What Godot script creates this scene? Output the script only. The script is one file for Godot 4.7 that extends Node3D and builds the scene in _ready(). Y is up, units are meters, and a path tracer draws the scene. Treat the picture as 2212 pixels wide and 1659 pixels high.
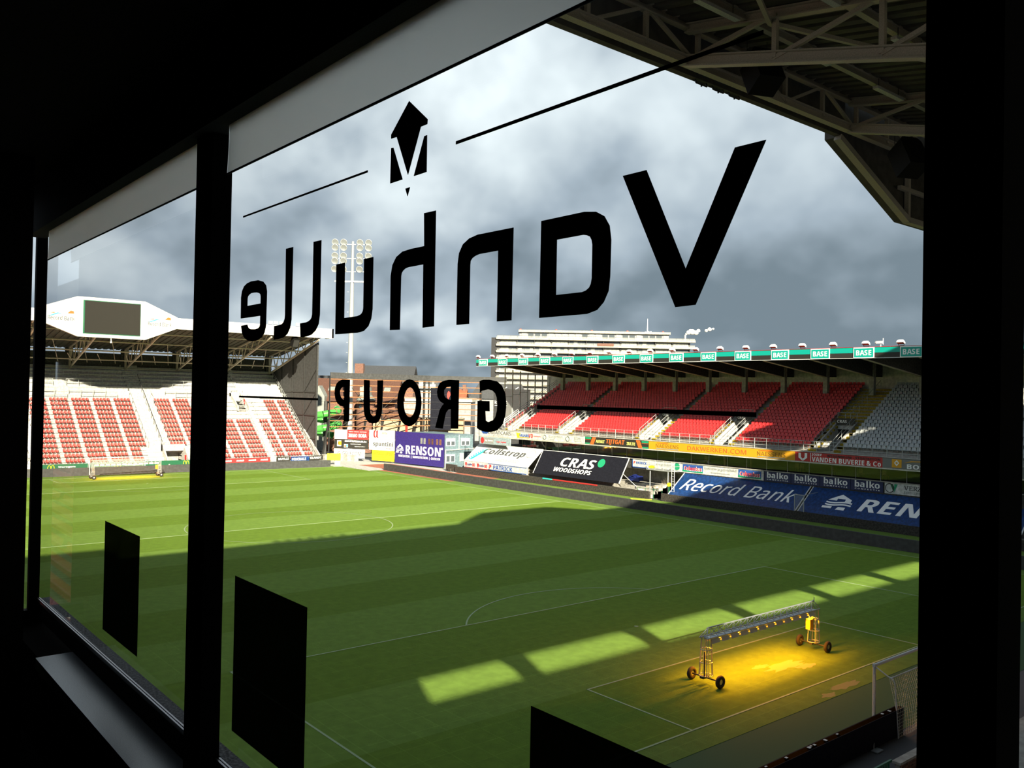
extends Node3D
# A football ground seen through the lettered window of a dark corner room. x runs across the pitch from the near touchline,
# -z along it from the near goal line, y is up, metres. K is the place the photograph was taken from.
const K := Vector3(-1.3623, 12.3883, 20.1868)
const HALF := 52.884
const MIDX := 33.68
const RV := Vector3(0.768, 0, 0.640)
const FV := Vector3(0.640, 0, -0.768)
var M := {}
var fonts := {}
var rng := RandomNumberGenerator.new()


class MB:
	var V := PackedVector3Array()
	var N := PackedVector3Array()
	var C := PackedColorArray()
	var col := Color.WHITE
	var tinted := false

	func tri3(a: Vector3, b: Vector3, c: Vector3, na: Vector3, nb: Vector3, nc: Vector3) -> void:
		if (b - a).cross(c - a).dot(na + nb + nc) > 0.0:
			V.append(a); V.append(c); V.append(b)
			N.append(na); N.append(nc); N.append(nb)
		else:
			V.append(a); V.append(b); V.append(c)
			N.append(na); N.append(nb); N.append(nc)
		if tinted:
			C.append(col); C.append(col); C.append(col)

	func tri(a: Vector3, b: Vector3, c: Vector3, n: Vector3) -> void:
		tri3(a, b, c, n, n, n)

	func quad(a: Vector3, b: Vector3, c: Vector3, d: Vector3, n := Vector3.ZERO) -> void:
		if n == Vector3.ZERO:
			n = (b - a).cross(c - a).normalized()
		tri(a, b, c, n)
		tri(a, c, d, n)

	func box(c: Vector3, s: Vector3, B := Basis()) -> void:
		for ax in 3:
			var n: Vector3 = B[ax].normalized()
			var u: Vector3 = B[(ax + 1) % 3] * s[(ax + 1) % 3] * 0.5
			var w: Vector3 = B[(ax + 2) % 3] * s[(ax + 2) % 3] * 0.5
			for sg in [-1.0, 1.0]:
				var m: Vector3 = c + B[ax] * s[ax] * 0.5 * sg
				quad(m - u - w, m + u - w, m + u + w, m - u + w, n * sg)

	func span(a: Vector3, b: Vector3) -> void:   # a box between two opposite corners
		box((a + b) * 0.5, (b - a).abs())

	func bar(a: Vector3, b: Vector3, w: float, h := 0.0) -> void:
		var z := (b - a).normalized()
		var x := (Vector3.UP if absf(z.y) < 0.98 else Vector3.RIGHT).cross(z).normalized()
		box((a + b) * 0.5, Vector3(w, h if h > 0.0 else w, a.distance_to(b)), Basis(x, z.cross(x), z))

	func ibeam(a: Vector3, b: Vector3, w: float, h: float) -> void:
		var z := (b - a).normalized()
		var x := (Vector3.UP if absf(z.y) < 0.98 else Vector3.RIGHT).cross(z).normalized()
		var y := z.cross(x)
		bar(a, b, 0.02 + w * 0.1, h)
		for sg in [-0.5, 0.5]:
			bar(a + y * h * sg, b + y * h * sg, w, 0.035)

	func tube(a: Vector3, b: Vector3, r: float, r2 := -1.0, seg := 6, caps := false) -> void:
		if r2 < 0.0:
			r2 = r
		var z := (b - a).normalized()
		var x := (Vector3.UP if absf(z.y) < 0.98 else Vector3.RIGHT).cross(z).normalized()
		var y := z.cross(x)
		for i in seg:
			var t0 := TAU * i / seg
			var t1 := TAU * (i + 1) / seg
			var d0 := x * cos(t0) + y * sin(t0)
			var d1 := x * cos(t1) + y * sin(t1)
			tri3(a + d0 * r, a + d1 * r, b + d1 * r2, d0, d1, d1)
			tri3(a + d0 * r, b + d1 * r2, b + d0 * r2, d0, d1, d0)
			if caps:
				tri(a, a + d0 * r, a + d1 * r, -z)
				tri(b, b + d0 * r2, b + d1 * r2, z)

	func path(pts: Array, r: float, seg := 6) -> void:
		for i in pts.size() - 1:
			tube(pts[i], pts[i + 1], r, r, seg, true)

	func ball(c: Vector3, s: Vector3, seg := 8) -> void:
		for i in seg:
			for j in seg / 2:
				var q := []
				for k in [[i, j], [i + 1, j], [i + 1, j + 1], [i, j + 1]]:
					var u: float = TAU * k[0] / seg
					var v: float = PI * k[1] / (seg / 2)
					q.append(Vector3(sin(v) * cos(u), cos(v), sin(v) * sin(u)))
				tri3(c + q[0] * s, c + q[1] * s, c + q[2] * s, q[0], q[1], q[2])
				tri3(c + q[0] * s, c + q[2] * s, c + q[3] * s, q[0], q[2], q[3])

	func torus(c: Vector3, ax: Vector3, R: float, r: float, n := 16, m := 6) -> void:
		var x := (Vector3.UP if absf(ax.y) < 0.9 else Vector3.RIGHT).cross(ax).normalized()
		var y := ax.cross(x)
		for i in n:
			for j in m:
				var q := []
				var e := []
				for k in [[i, j], [i + 1, j], [i + 1, j + 1], [i, j + 1]]:
					var u: float = TAU * k[0] / n
					var v: float = TAU * k[1] / m
					var d := x * cos(u) + y * sin(u)
					e.append(d * cos(v) + ax * sin(v))
					q.append(c + d * R + e[-1] * r)
				tri3(q[0], q[1], q[2], e[0], e[1], e[2])
				tri3(q[0], q[2], q[3], e[0], e[2], e[3])

	func poly(p: PackedVector2Array, xf: Transform3D, d: float) -> void:   # an extruded outline in the xy plane of xf, depth d along its z
		var big := PackedVector2Array()
		for q in p:
			big.append(q * 100.0)
		var t := Geometry2D.triangulate_polygon(big)
		var z := xf.basis.z.normalized()
		for i in range(0, t.size(), 3):
			var q := []
			for k in 3:
				q.append(Vector3(p[t[i + k]].x, p[t[i + k]].y, 0))
			tri(xf * q[0], xf * q[1], xf * q[2], -z)
			var up := Vector3(0, 0, d)
			tri(xf * (q[0] + up), xf * (q[1] + up), xf * (q[2] + up), z)
		var cw := Geometry2D.is_polygon_clockwise(big)
		for i in p.size():
			var a := p[i]
			var b := p[(i + 1) % p.size()]
			var e := (b - a).normalized()
			var n2 := Vector2(-e.y, e.x) if cw else Vector2(e.y, -e.x)
			var n := (xf.basis * Vector3(n2.x, n2.y, 0)).normalized()
			quad(xf * Vector3(a.x, a.y, 0), xf * Vector3(b.x, b.y, 0), xf * Vector3(b.x, b.y, d), xf * Vector3(a.x, a.y, d), n)

	func holed(p: PackedVector2Array, hole: PackedVector2Array, xf: Transform3D, d: float) -> void:
		var c := Vector2.ZERO
		var bp := PackedVector2Array()
		var bh := PackedVector2Array()
		for q in p:
			bp.append(q * 100.0)
		for q in hole:
			bh.append(q * 100.0)
			c += q * 100.0 / hole.size()
		for sg in [-1.0, 1.0]:
			var half := PackedVector2Array([c + Vector2(0, -900), c + Vector2(900 * sg, -900), c + Vector2(900 * sg, 900), c + Vector2(0, 900)])
			for a in Geometry2D.intersect_polygons(bp, half):
				for b in Geometry2D.clip_polygons(a, bh):
					var s := PackedVector2Array()
					for q in b:
						s.append(q / 100.0)
					poly(s, xf, d)

	func mesh() -> ArrayMesh:
		var a := []
		a.resize(Mesh.ARRAY_MAX)
		a[Mesh.ARRAY_VERTEX] = V
		a[Mesh.ARRAY_NORMAL] = N
		if tinted:
			a[Mesh.ARRAY_COLOR] = C
		var m := ArrayMesh.new()
		m.add_surface_from_arrays(Mesh.PRIMITIVE_TRIANGLES, a)
		return m


# ---------------------------------------------------------------- nodes
func tag(o: Node, label: String, cat: String, group := "", kind := "") -> void:
	o.set_meta("label", label)
	o.set_meta("category", cat)
	if group:
		o.set_meta("group", group)
	if kind:
		o.set_meta("kind", kind)


func T(called: String, label: String, cat: String, at := Vector3.ZERO, group := "", B := Basis()) -> Node3D:
	var o := Node3D.new()
	o.name = called
	o.transform = Transform3D(B, at)
	tag(o, label, cat, group)
	add_child(o, true)
	return o


func P(called: String, mesh: Mesh, m: Material, parent: Node = null, xf := Transform3D()) -> MeshInstance3D:
	var o := MeshInstance3D.new()
	o.name = called
	o.mesh = mesh
	o.material_override = m
	o.transform = xf
	o.cast_shadow = GeometryInstance3D.SHADOW_CASTING_SETTING_ON
	(parent if parent else self).add_child(o, true)
	return o


func S(called: String, mb: MB, m: Material, label: String, cat: String) -> MeshInstance3D:   # a piece of the setting
	var o := P(called, mb.mesh(), m)
	tag(o, label, cat, "", "structure")
	return o


func at(p: Vector3) -> Transform3D:
	return Transform3D(Basis(), p)


# ---------------------------------------------------------------- materials
func noise_tex(freq: float, oct: int, lo: float, hi: float, sd: int, sz := 512, nm := false) -> NoiseTexture2D:
	var n := FastNoiseLite.new()
	n.seed = sd
	n.noise_type = FastNoiseLite.TYPE_SIMPLEX_SMOOTH
	n.frequency = freq
	n.fractal_octaves = oct
	var t := NoiseTexture2D.new()
	t.width = sz
	t.height = sz
	t.seamless = true
	t.noise = n
	if nm:
		t.as_normal_map = true
		t.bump_strength = 6.0
	else:
		var g := Gradient.new()
		g.set_color(0, Color(lo, lo, lo))
		g.set_color(1, Color(hi, hi, hi))
		t.color_ramp = g
	return t


func mat(key: String, c: Color, rough := 0.8, metal := 0.0, tex: Texture2D = null, sc := 0.2, spec := 0.5) -> StandardMaterial3D:
	var m := StandardMaterial3D.new()
	m.resource_name = key
	m.albedo_color = c.linear_to_srgb()
	m.roughness = rough
	m.metallic = metal
	m.metallic_specular = spec
	if tex:
		m.albedo_texture = tex
		m.uv1_triplanar = true
		m.uv1_world_triplanar = true
		m.uv1_scale = Vector3.ONE * sc
	M[key] = m
	return m


func glass(key: String, c: Color, a: float) -> StandardMaterial3D:
	var m := mat(key, c, 0.02)
	m.albedo_color.a = a
	m.transparency = BaseMaterial3D.TRANSPARENCY_ALPHA
	return m


func materials() -> void:
	var grime := noise_tex(0.012, 5, 0.72, 1.0, 3)
	var stain := noise_tex(0.02, 6, 0.45, 1.0, 8)
	var fine := noise_tex(0.12, 4, 0.8, 1.0, 5)
	var turf := noise_tex(0.16, 4, 0.55, 1.0, 11)
	var turfbump := noise_tex(0.2, 3, 0.0, 1.0, 12)
	var blotch := noise_tex(0.02, 5, 0.9, 1.0, 14)
	for a in [["turf_light", Color(0.42, 0.70, 0.11)], ["turf_dark", Color(0.34, 0.58, 0.06)], ["turf_edge", Color(0.36, 0.60, 0.11)]]:
		var m := mat(a[0], a[1], 0.95, 0.0, turf, 0.9, 0.25)
		m.heightmap_enabled = true
		m.heightmap_texture = turfbump
		m.heightmap_scale = 4.0
		m.detail_enabled = true
		m.detail_albedo = blotch
		m.detail_blend_mode = BaseMaterial3D.BLEND_MODE_MUL
		m.detail_uv_layer = BaseMaterial3D.DETAIL_UV_2
		m.uv2_triplanar = true
		m.uv2_world_triplanar = true
		m.uv2_scale = Vector3.ONE * 0.13
	mat("apron", Color(0.10, 0.18, 0.09), 0.95, 0.0, turf, 1.3, 0.2)
	mat("line", Color(0.46, 0.6, 0.32), 0.9, 0.0, turf, 1.0)
	mat("concrete", Color(0.48, 0.465, 0.42), 0.9, 0.0, grime, 0.25)
	mat("pale_concrete", Color(0.58, 0.575, 0.55), 0.9, 0.0, grime, 0.3)
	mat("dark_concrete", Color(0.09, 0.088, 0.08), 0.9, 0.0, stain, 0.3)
	mat("track", Color(0.45, 0.13, 0.07), 0.95, 0.0, grime, 0.3)
	mat("board_black", Color(0.06, 0.062, 0.064), 0.75, 0.0, grime, 0.25)
	mat("wall_brown", Color(0.075, 0.065, 0.055), 0.95, 0.0, stain, 0.4)
	mat("ground", Color(0.22, 0.21, 0.19), 0.95, 0.0, grime, 0.1)
	mat("asphalt", Color(0.1, 0.1, 0.105), 0.95, 0.0, fine, 0.5)
	mat("seat_red", Color(0.85, 0.045, 0.05), 0.42, 0.0, fine, 0.6)
	mat("seat_pale_red", Color(0.72, 0.06, 0.05), 0.5, 0.0, fine, 0.6)
	mat("seat_grey", Color(0.5, 0.53, 0.54), 0.32, 0.0, fine, 0.6)
	mat("galvanised", Color(0.5, 0.53, 0.54), 0.5, 0.35, fine, 0.8)
	mat("dark_steel", Color(0.05, 0.05, 0.05), 0.6, 0.3, fine, 0.5)
	mat("cream_steel", Color(0.6, 0.55, 0.45), 0.6, 0.0, fine, 0.4)
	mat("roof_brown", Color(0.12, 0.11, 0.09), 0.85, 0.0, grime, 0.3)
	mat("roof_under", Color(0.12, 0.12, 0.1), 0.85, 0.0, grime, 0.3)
	mat("white", Color(0.8, 0.8, 0.77), 0.6, 0.0, fine, 0.3)
	mat("white_paint", Color(0.78, 0.79, 0.8), 0.5, 0.0, fine, 0.6)
	mat("off_white", Color(0.7, 0.68, 0.6), 0.7, 0.0, grime, 0.3)
	mat("white_letter", Color(0.85, 0.86, 0.86), 0.6)
	mat("black_letter", Color(0.02, 0.02, 0.022), 0.6)
	mat("grey_letter", Color(0.06, 0.065, 0.068), 0.6)
	mat("pale_letter", Color(0.26, 0.28, 0.27), 0.6)
	mat("red_letter", Color(0.6, 0.02, 0.02), 0.6)
	mat("orange_letter", Color(0.75, 0.13, 0.02), 0.6)
	mat("brown_letter", Color(0.3, 0.14, 0.01), 0.6)
	mat("yellow_letter", Color(0.85, 0.8, 0.2), 0.6)
	mat("blue_letter", Color(0.02, 0.08, 0.32), 0.6)
	mat("navy_letter", Color(0.02, 0.03, 0.14), 0.6)
	mat("green_letter", Color(0.01, 0.3, 0.14), 0.6)
	mat("teal_letter", Color(0.03, 0.5, 0.5), 0.6)
	mat("teal", Color(0.0, 0.42, 0.34), 0.45, 0.0, fine, 0.3)
	mat("banner_blue", Color(0.012, 0.075, 0.30), 0.4, 0.0, stain, 0.25)
	mat("banner_purple", Color(0.035, 0.022, 0.22), 0.5, 0.0, grime, 0.4)
	mat("banner_white", Color(0.8, 0.8, 0.78), 0.6, 0.0, grime, 0.3)
	mat("banner_black", Color(0.016, 0.017, 0.026), 0.8, 0.0, grime, 0.5, 0.2)
	mat("panel_navy", Color(0.01, 0.022, 0.11), 0.5, 0.0, fine, 0.4)
	mat("panel_yellow", Color(0.83, 0.40, 0.012), 0.6, 0.0, fine, 0.4)
	mat("panel_lemon", Color(0.85, 0.78, 0.02), 0.6, 0.0, fine, 0.4)
	mat("panel_red", Color(0.55, 0.03, 0.03), 0.6, 0.0, fine, 0.4)
	mat("panel_grey", Color(0.2, 0.21, 0.2), 0.6, 0.0, fine, 0.4)
	mat("panel_black", Color(0.025, 0.024, 0.02), 0.6, 0.0, fine, 0.4)
	mat("panel_pale_blue", Color(0.4, 0.52, 0.58), 0.6, 0.0, grime, 0.4)
	mat("panel_green", Color(0.005, 0.12, 0.05), 0.6, 0.0, fine, 0.4)
	mat("step_yellow", Color(0.66, 0.47, 0.015), 0.8, 0.0, stain, 0.5)
	mat("container_blue", Color(0.15, 0.23, 0.27), 0.6, 0.0, grime, 0.4)
	mat("slide_green", Color(0.08, 0.42, 0.07), 0.35, 0.0, fine, 0.4)
	mat("red_post", Color(0.65, 0.03, 0.02), 0.6, 0.0, fine, 0.4)
	mat("rust_rail", Color(0.5, 0.22, 0.09), 0.8, 0.0, stain, 0.6)
	mat("roof_tile", Color(0.17, 0.075, 0.05), 0.9, 0.0, stain, 0.4)
	mat("roof_orange", Color(0.5, 0.17, 0.08), 0.9, 0.0, stain, 0.4)
	mat("slate", Color(0.06, 0.065, 0.075), 0.8, 0.0, grime, 0.4)
	mat("brick", Color(0.3, 0.15, 0.11), 0.9, 0.0, stain, 0.5)
	mat("tan_wall", Color(0.5, 0.38, 0.25), 0.9, 0.0, grime, 0.3)
	mat("hall_grey", Color(0.3, 0.31, 0.33), 0.7, 0.0, grime, 0.2)
	mat("slab_cream", Color(0.5, 0.46, 0.36), 0.8, 0.0, grime, 0.15)
	mat("dark_brick_and_shade", Color(0.035, 0.036, 0.04), 0.9, 0.0, grime, 0.3)  # dark brick; on the apartment end the darkness stands in for shade
	mat("pane_dark", Color(0.07, 0.085, 0.1), 0.12)
	mat("pane_pale", Color(0.3, 0.33, 0.31), 0.5, 0.0, grime, 0.4)
	mat("rubber", Color(0.03, 0.022, 0.018), 0.85, 0.0, fine, 2.0)
	mat("alu", Color(0.62, 0.64, 0.66), 0.45, 0.5, fine, 1.0)
	mat("orange_box", Color(0.8, 0.35, 0.04), 0.6, 0.0, fine, 1.0)
	mat("red_plate", Color(0.5, 0.1, 0.07), 0.5, 0.0, fine, 1.0)
	mat("net", Color(0.75, 0.78, 0.7), 0.8)
	mat("tarp_blue", Color(0.015, 0.03, 0.2), 0.5, 0.0, fine, 1.0)
	mat("door_cream", Color(0.62, 0.53, 0.42), 0.7, 0.0, grime, 0.5)
	mat("green_steel", Color(0.01, 0.15, 0.07), 0.5, 0.0, fine, 1.0)
	mat("shirt", Color(0.6, 0.45, 0.42), 0.9, 0.0, fine, 3.0)
	mat("skin", Color(0.45, 0.25, 0.17), 0.6)
	mat("hair", Color(0.02, 0.015, 0.012), 0.8)
	mat("wood", Color(0.5, 0.3, 0.14), 0.7, 0.0, stain, 1.0)
	# the room
	mat("room_ceiling", Color(0.09, 0.08, 0.07), 0.95, 0.0, fine, 1.0, 0.1)
	mat("room_wall", Color(0.035, 0.03, 0.028), 0.95, 0.0, fine, 1.0, 0.1)
	mat("room_floor", Color(0.02, 0.02, 0.02), 0.9, 0.0, fine, 1.0, 0.1)
	mat("frame_black", Color(0.012, 0.012, 0.012), 0.7, 0.0, fine, 2.0, 0.2)
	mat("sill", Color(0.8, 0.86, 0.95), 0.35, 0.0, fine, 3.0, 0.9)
	mat("pelmet", Color(0.16, 0.18, 0.185), 0.7, 0.0, fine, 2.0, 0.2)
	mat("track_alu", Color(0.5, 0.5, 0.53), 0.35, 0.6, fine, 4.0)
	mat("ledge", Color(0.8, 0.82, 0.9), 0.9, 0.0, noise_tex(0.05, 6, 0.35, 1.0, 21), 3.0)
	mat("vinyl", Color(0.006, 0.0055, 0.005), 0.9, 0.0, null, 1.0, 0.1)
	var b := mat("blind", Color(0.70, 0.71, 0.68), 0.5, 0.0, null, 1.0, 0.2)
	b.refraction_enabled = true
	b.refraction_scale = 0.045
	b.albedo_color.a = 0.03
	glass("pane", Color(1, 1, 1), 0.02)
	glass("pane_tint", Color(0.02, 0.025, 0.02), 0.35)
	glass("pane_screen", Color(0.6, 0.62, 0.6), 0.15)
	var f := mat("film", Color(0.002, 0.004, 0.002), 0.9, 0.0, null, 1.0, 0.0)
	f.albedo_color.a = 0.92
	f.transparency = BaseMaterial3D.TRANSPARENCY_ALPHA
	var g := mat("lamp_glow", Color(1, 0.6, 0.2), 0.5)
	g.emission_enabled = true
	g.emission = Color(1, 0.5, 0.12)
	g.emission_energy_multiplier = 3.0


# ---------------------------------------------------------------- lettering
func font(kind: String) -> SystemFont:
	if not fonts.has(kind):
		var f := SystemFont.new()
		f.font_names = PackedStringArray(["Droid Serif" if kind.begins_with("serif") else "Droid Sans"])
		f.font_weight = 700 if kind.ends_with("bold") else 400
		fonts[kind] = f
	return fonts[kind]


func words(txt: String, w: float, h: float, kind := "bold", slant := 0.0, d := 0.02) -> ArrayMesh:   # lettering fitted to a w by h box about its centre, facing +z
	var t := TextMesh.new()
	t.text = txt
	t.font = font(kind)
	t.font_size = 32
	t.pixel_size = 0.01
	t.depth = 0.1
	t.curve_step = 3.0
	var a := t.get_mesh_arrays()
	var v: PackedVector3Array = a[Mesh.ARRAY_VERTEX]
	var lo := Vector3.INF
	var hi := -Vector3.INF
	for p in v:
		lo = lo.min(p)
		hi = hi.max(p)
	var c := (lo + hi) * 0.5
	var e := hi - lo
	for i in v.size():
		var p := v[i] - c
		p = Vector3(p.x * w / e.x, p.y * h / e.y, p.z * d / e.z)
		p.x += p.y * slant
		v[i] = p
	var b := []
	b.resize(Mesh.ARRAY_MAX)
	b[Mesh.ARRAY_VERTEX] = v
	b[Mesh.ARRAY_NORMAL] = a[Mesh.ARRAY_NORMAL]
	b[Mesh.ARRAY_INDEX] = a[Mesh.ARRAY_INDEX]
	var m := ArrayMesh.new()
	m.add_surface_from_arrays(Mesh.PRIMITIVE_TRIANGLES, b)
	return m


func facing(n: Vector3) -> Basis:   # an upright board that shows its face towards n
	var x := Vector3.UP.cross(n).normalized()
	return Basis(x, n.cross(x), n)


func board(called: String, label: String, c: Vector3, n: Vector3, w: float, h: float, m: String, group := "") -> Node3D:
	var o := T(called, label, "sign", c, group, facing(n))
	var b := MB.new()
	b.box(Vector3(0, 0, -0.03), Vector3(w, h, 0.06))
	P("panel", b.mesh(), M[m], o)
	return o


func write(o: Node3D, txt: String, x: float, y: float, w: float, h: float, m: String, kind := "bold", slant := 0.0) -> void:
	P("lettering", words(txt, w, h, kind, slant), M[m], o, at(Vector3(x, y, 0.012)))


func patch(o: Node3D, x: float, y: float, w: float, h: float, m: String, called := "colour_field", z := 0.006) -> void:
	var b := MB.new()
	b.box(Vector3(x, y, z), Vector3(w, h, 0.012))
	P(called, b.mesh(), M[m], o)


func shape(o: Node3D, called: String, pts: Array, m: String, z := 0.004, d := 0.016) -> void:
	var b := MB.new()
	b.poly(PackedVector2Array(pts), at(Vector3(0, 0, z)), d)
	P(called, b.mesh(), M[m], o)


func nth(i: int) -> String:
	var s := ["first", "second", "third", "fourth", "fifth", "sixth", "seventh", "eighth", "ninth", "tenth", "eleventh", "twelfth", "thirteenth", "fourteenth", "fifteenth", "sixteenth", "seventeenth", "eighteenth", "nineteenth", "twentieth"]
	if i < 20:
		return s[i]
	var tens := ["twenty", "thirty", "forty", "fifty", "sixty", "seventy", "eighty", "ninety"]
	var t: String = tens[(i + 1) / 10 - 2]
	return t + "-" + s[(i + 1) % 10 - 1] if (i + 1) % 10 else t.left(-1) + "ieth"


# ---------------------------------------------------------------- the scene
func _ready() -> void:
	rng.seed = 7
	# camera
	var cam := Camera3D.new()
	cam.name = "camera"
	cam.position = K
	cam.rotation = Vector3(0.0116662, -0.6950678, 0.0188633)
	cam.fov = rad_to_deg(2.0 * atan(1659.0 / 2.0 / 1854.6))
	cam.near = 0.05
	cam.far = 3000.0
	cam.current = true
	add_child(cam)
	# sky and exposure
	var e := Environment.new()
	e.background_mode = Environment.BG_SKY
	e.sky = Sky.new()
	var sm := PanoramaSkyMaterial.new()
	sm.panorama = sky_picture()
	e.sky.sky_material = sm
	e.background_energy_multiplier = 1.0
	e.tonemap_mode = Environment.TONE_MAPPER_LINEAR
	e.tonemap_exposure = 1.2
	e.sdfgi_enabled = true
	e.ssao_enabled = true
	e.ssil_enabled = true
	var we := WorldEnvironment.new()
	we.name = "world_environment"
	we.environment = e
	add_child(we)
	# the low sun behind the near stand
	var sun := DirectionalLight3D.new()
	sun.name = "sun"
	sun.light_color = Color(1.0, 0.955, 0.84)
	sun.light_energy = 4.6
	sun.light_angular_distance = 0.6
	sun.shadow_enabled = true
	sun.sky_mode = DirectionalLight3D.SKY_MODE_LIGHT_ONLY
	sun.transform.basis = Basis.looking_at(Vector3(0.99, -1.0, -2.225), Vector3.UP)
	add_child(sun)
	materials()
	room()
	window_graphics()
	pitch()
	right_stand()
	far_stand()
	near_stand()
	corner()
	background()
	west_stand()


func sky_picture() -> ImageTexture:
	var W := 2048
	var H := 1024
	var big := FastNoiseLite.new()
	big.seed = 41
	big.noise_type = FastNoiseLite.TYPE_SIMPLEX_SMOOTH
	big.frequency = 0.55
	big.fractal_octaves = 2
	var fine := FastNoiseLite.new()
	fine.seed = 17
	fine.noise_type = FastNoiseLite.TYPE_SIMPLEX_SMOOTH
	fine.frequency = 1.5
	fine.fractal_octaves = 6
	fine.fractal_gain = 0.52
	var f := PackedFloat32Array()
	f.resize(W * H * 3)
	var tones := [Vector3(0.12, 0.16, 0.19), Vector3(0.165, 0.22, 0.26), Vector3(0.36, 0.44, 0.51), Vector3(0.60, 0.69, 0.74), Vector3(0.84, 0.94, 0.97)]
	var steps := [0.1, 0.2, 0.45, 0.7, 0.98]
	var low := Vector3(0.2, 0.21, 0.2)
	for j in H:
		var v := PI * (j + 0.5) / H
		var y := cos(v)
		for i in W:
			var c := low
			if y > -0.01:
				var u := TAU * (i + 0.5) / W
				var d := Vector3(sin(u) * sin(v), y, -cos(u) * sin(v))
				var h := 1.0 / (maxf(y, 0.0) + 0.30)
				var p := Vector3(d.x * h, 0.6 * h, d.z * h)
				var n := fine.get_noise_3dv(p * Vector3(1, 1, 1) * 1.0 + Vector3(d.x, d.y, d.z) * 1.6)
				var b := big.get_noise_3dv(d * 1.7)
				# an overcast with a wide thin break before the window and heavy rain cloud low on its right
				var az := atan2(d.x, -d.z)
				var el := asin(clampf(y, -1.0, 1.0))
				var brk := exp(-pow((az - 0.42) / 0.78, 2.0) - pow((el - 0.38) / 0.24, 2.0))
				var l := 0.37 + 0.10 * b + 0.30 * n * (1.0 - 0.45 * smoothstep(0.6, 0.95, az)) + brk * (0.34 + 0.35 * n) + 0.08 * smoothstep(0.5, 1.2, el)
				l -= 0.20 * smoothstep(0.45, 0.95, az) * (1.0 - smoothstep(2.2, 2.8, az)) * exp(-pow((el - 0.10) / 0.085, 2.0))
				l += (0.30 + 0.5 * n) * exp(-pow((az - 0.52) / 0.17, 2.0) - pow((el - 0.055) / 0.035, 2.0))
				l = clampf(l, 0.1, 0.979)
				for q in 4:
					if l >= steps[q] and l < steps[q + 1]:
						c = tones[q].lerp(tones[q + 1], (l - steps[q]) / (steps[q + 1] - steps[q]))
			var k := (j * W + i) * 3
			f[k] = c.x
			f[k + 1] = c.y
			f[k + 2] = c.z
	return ImageTexture.create_from_image(Image.create_from_data(W, H, false, Image.FORMAT_RGBF, f.to_byte_array()))


func r(x: float, y: float, z: float) -> Vector3:
	return K + Vector3(x, y, z)


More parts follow.
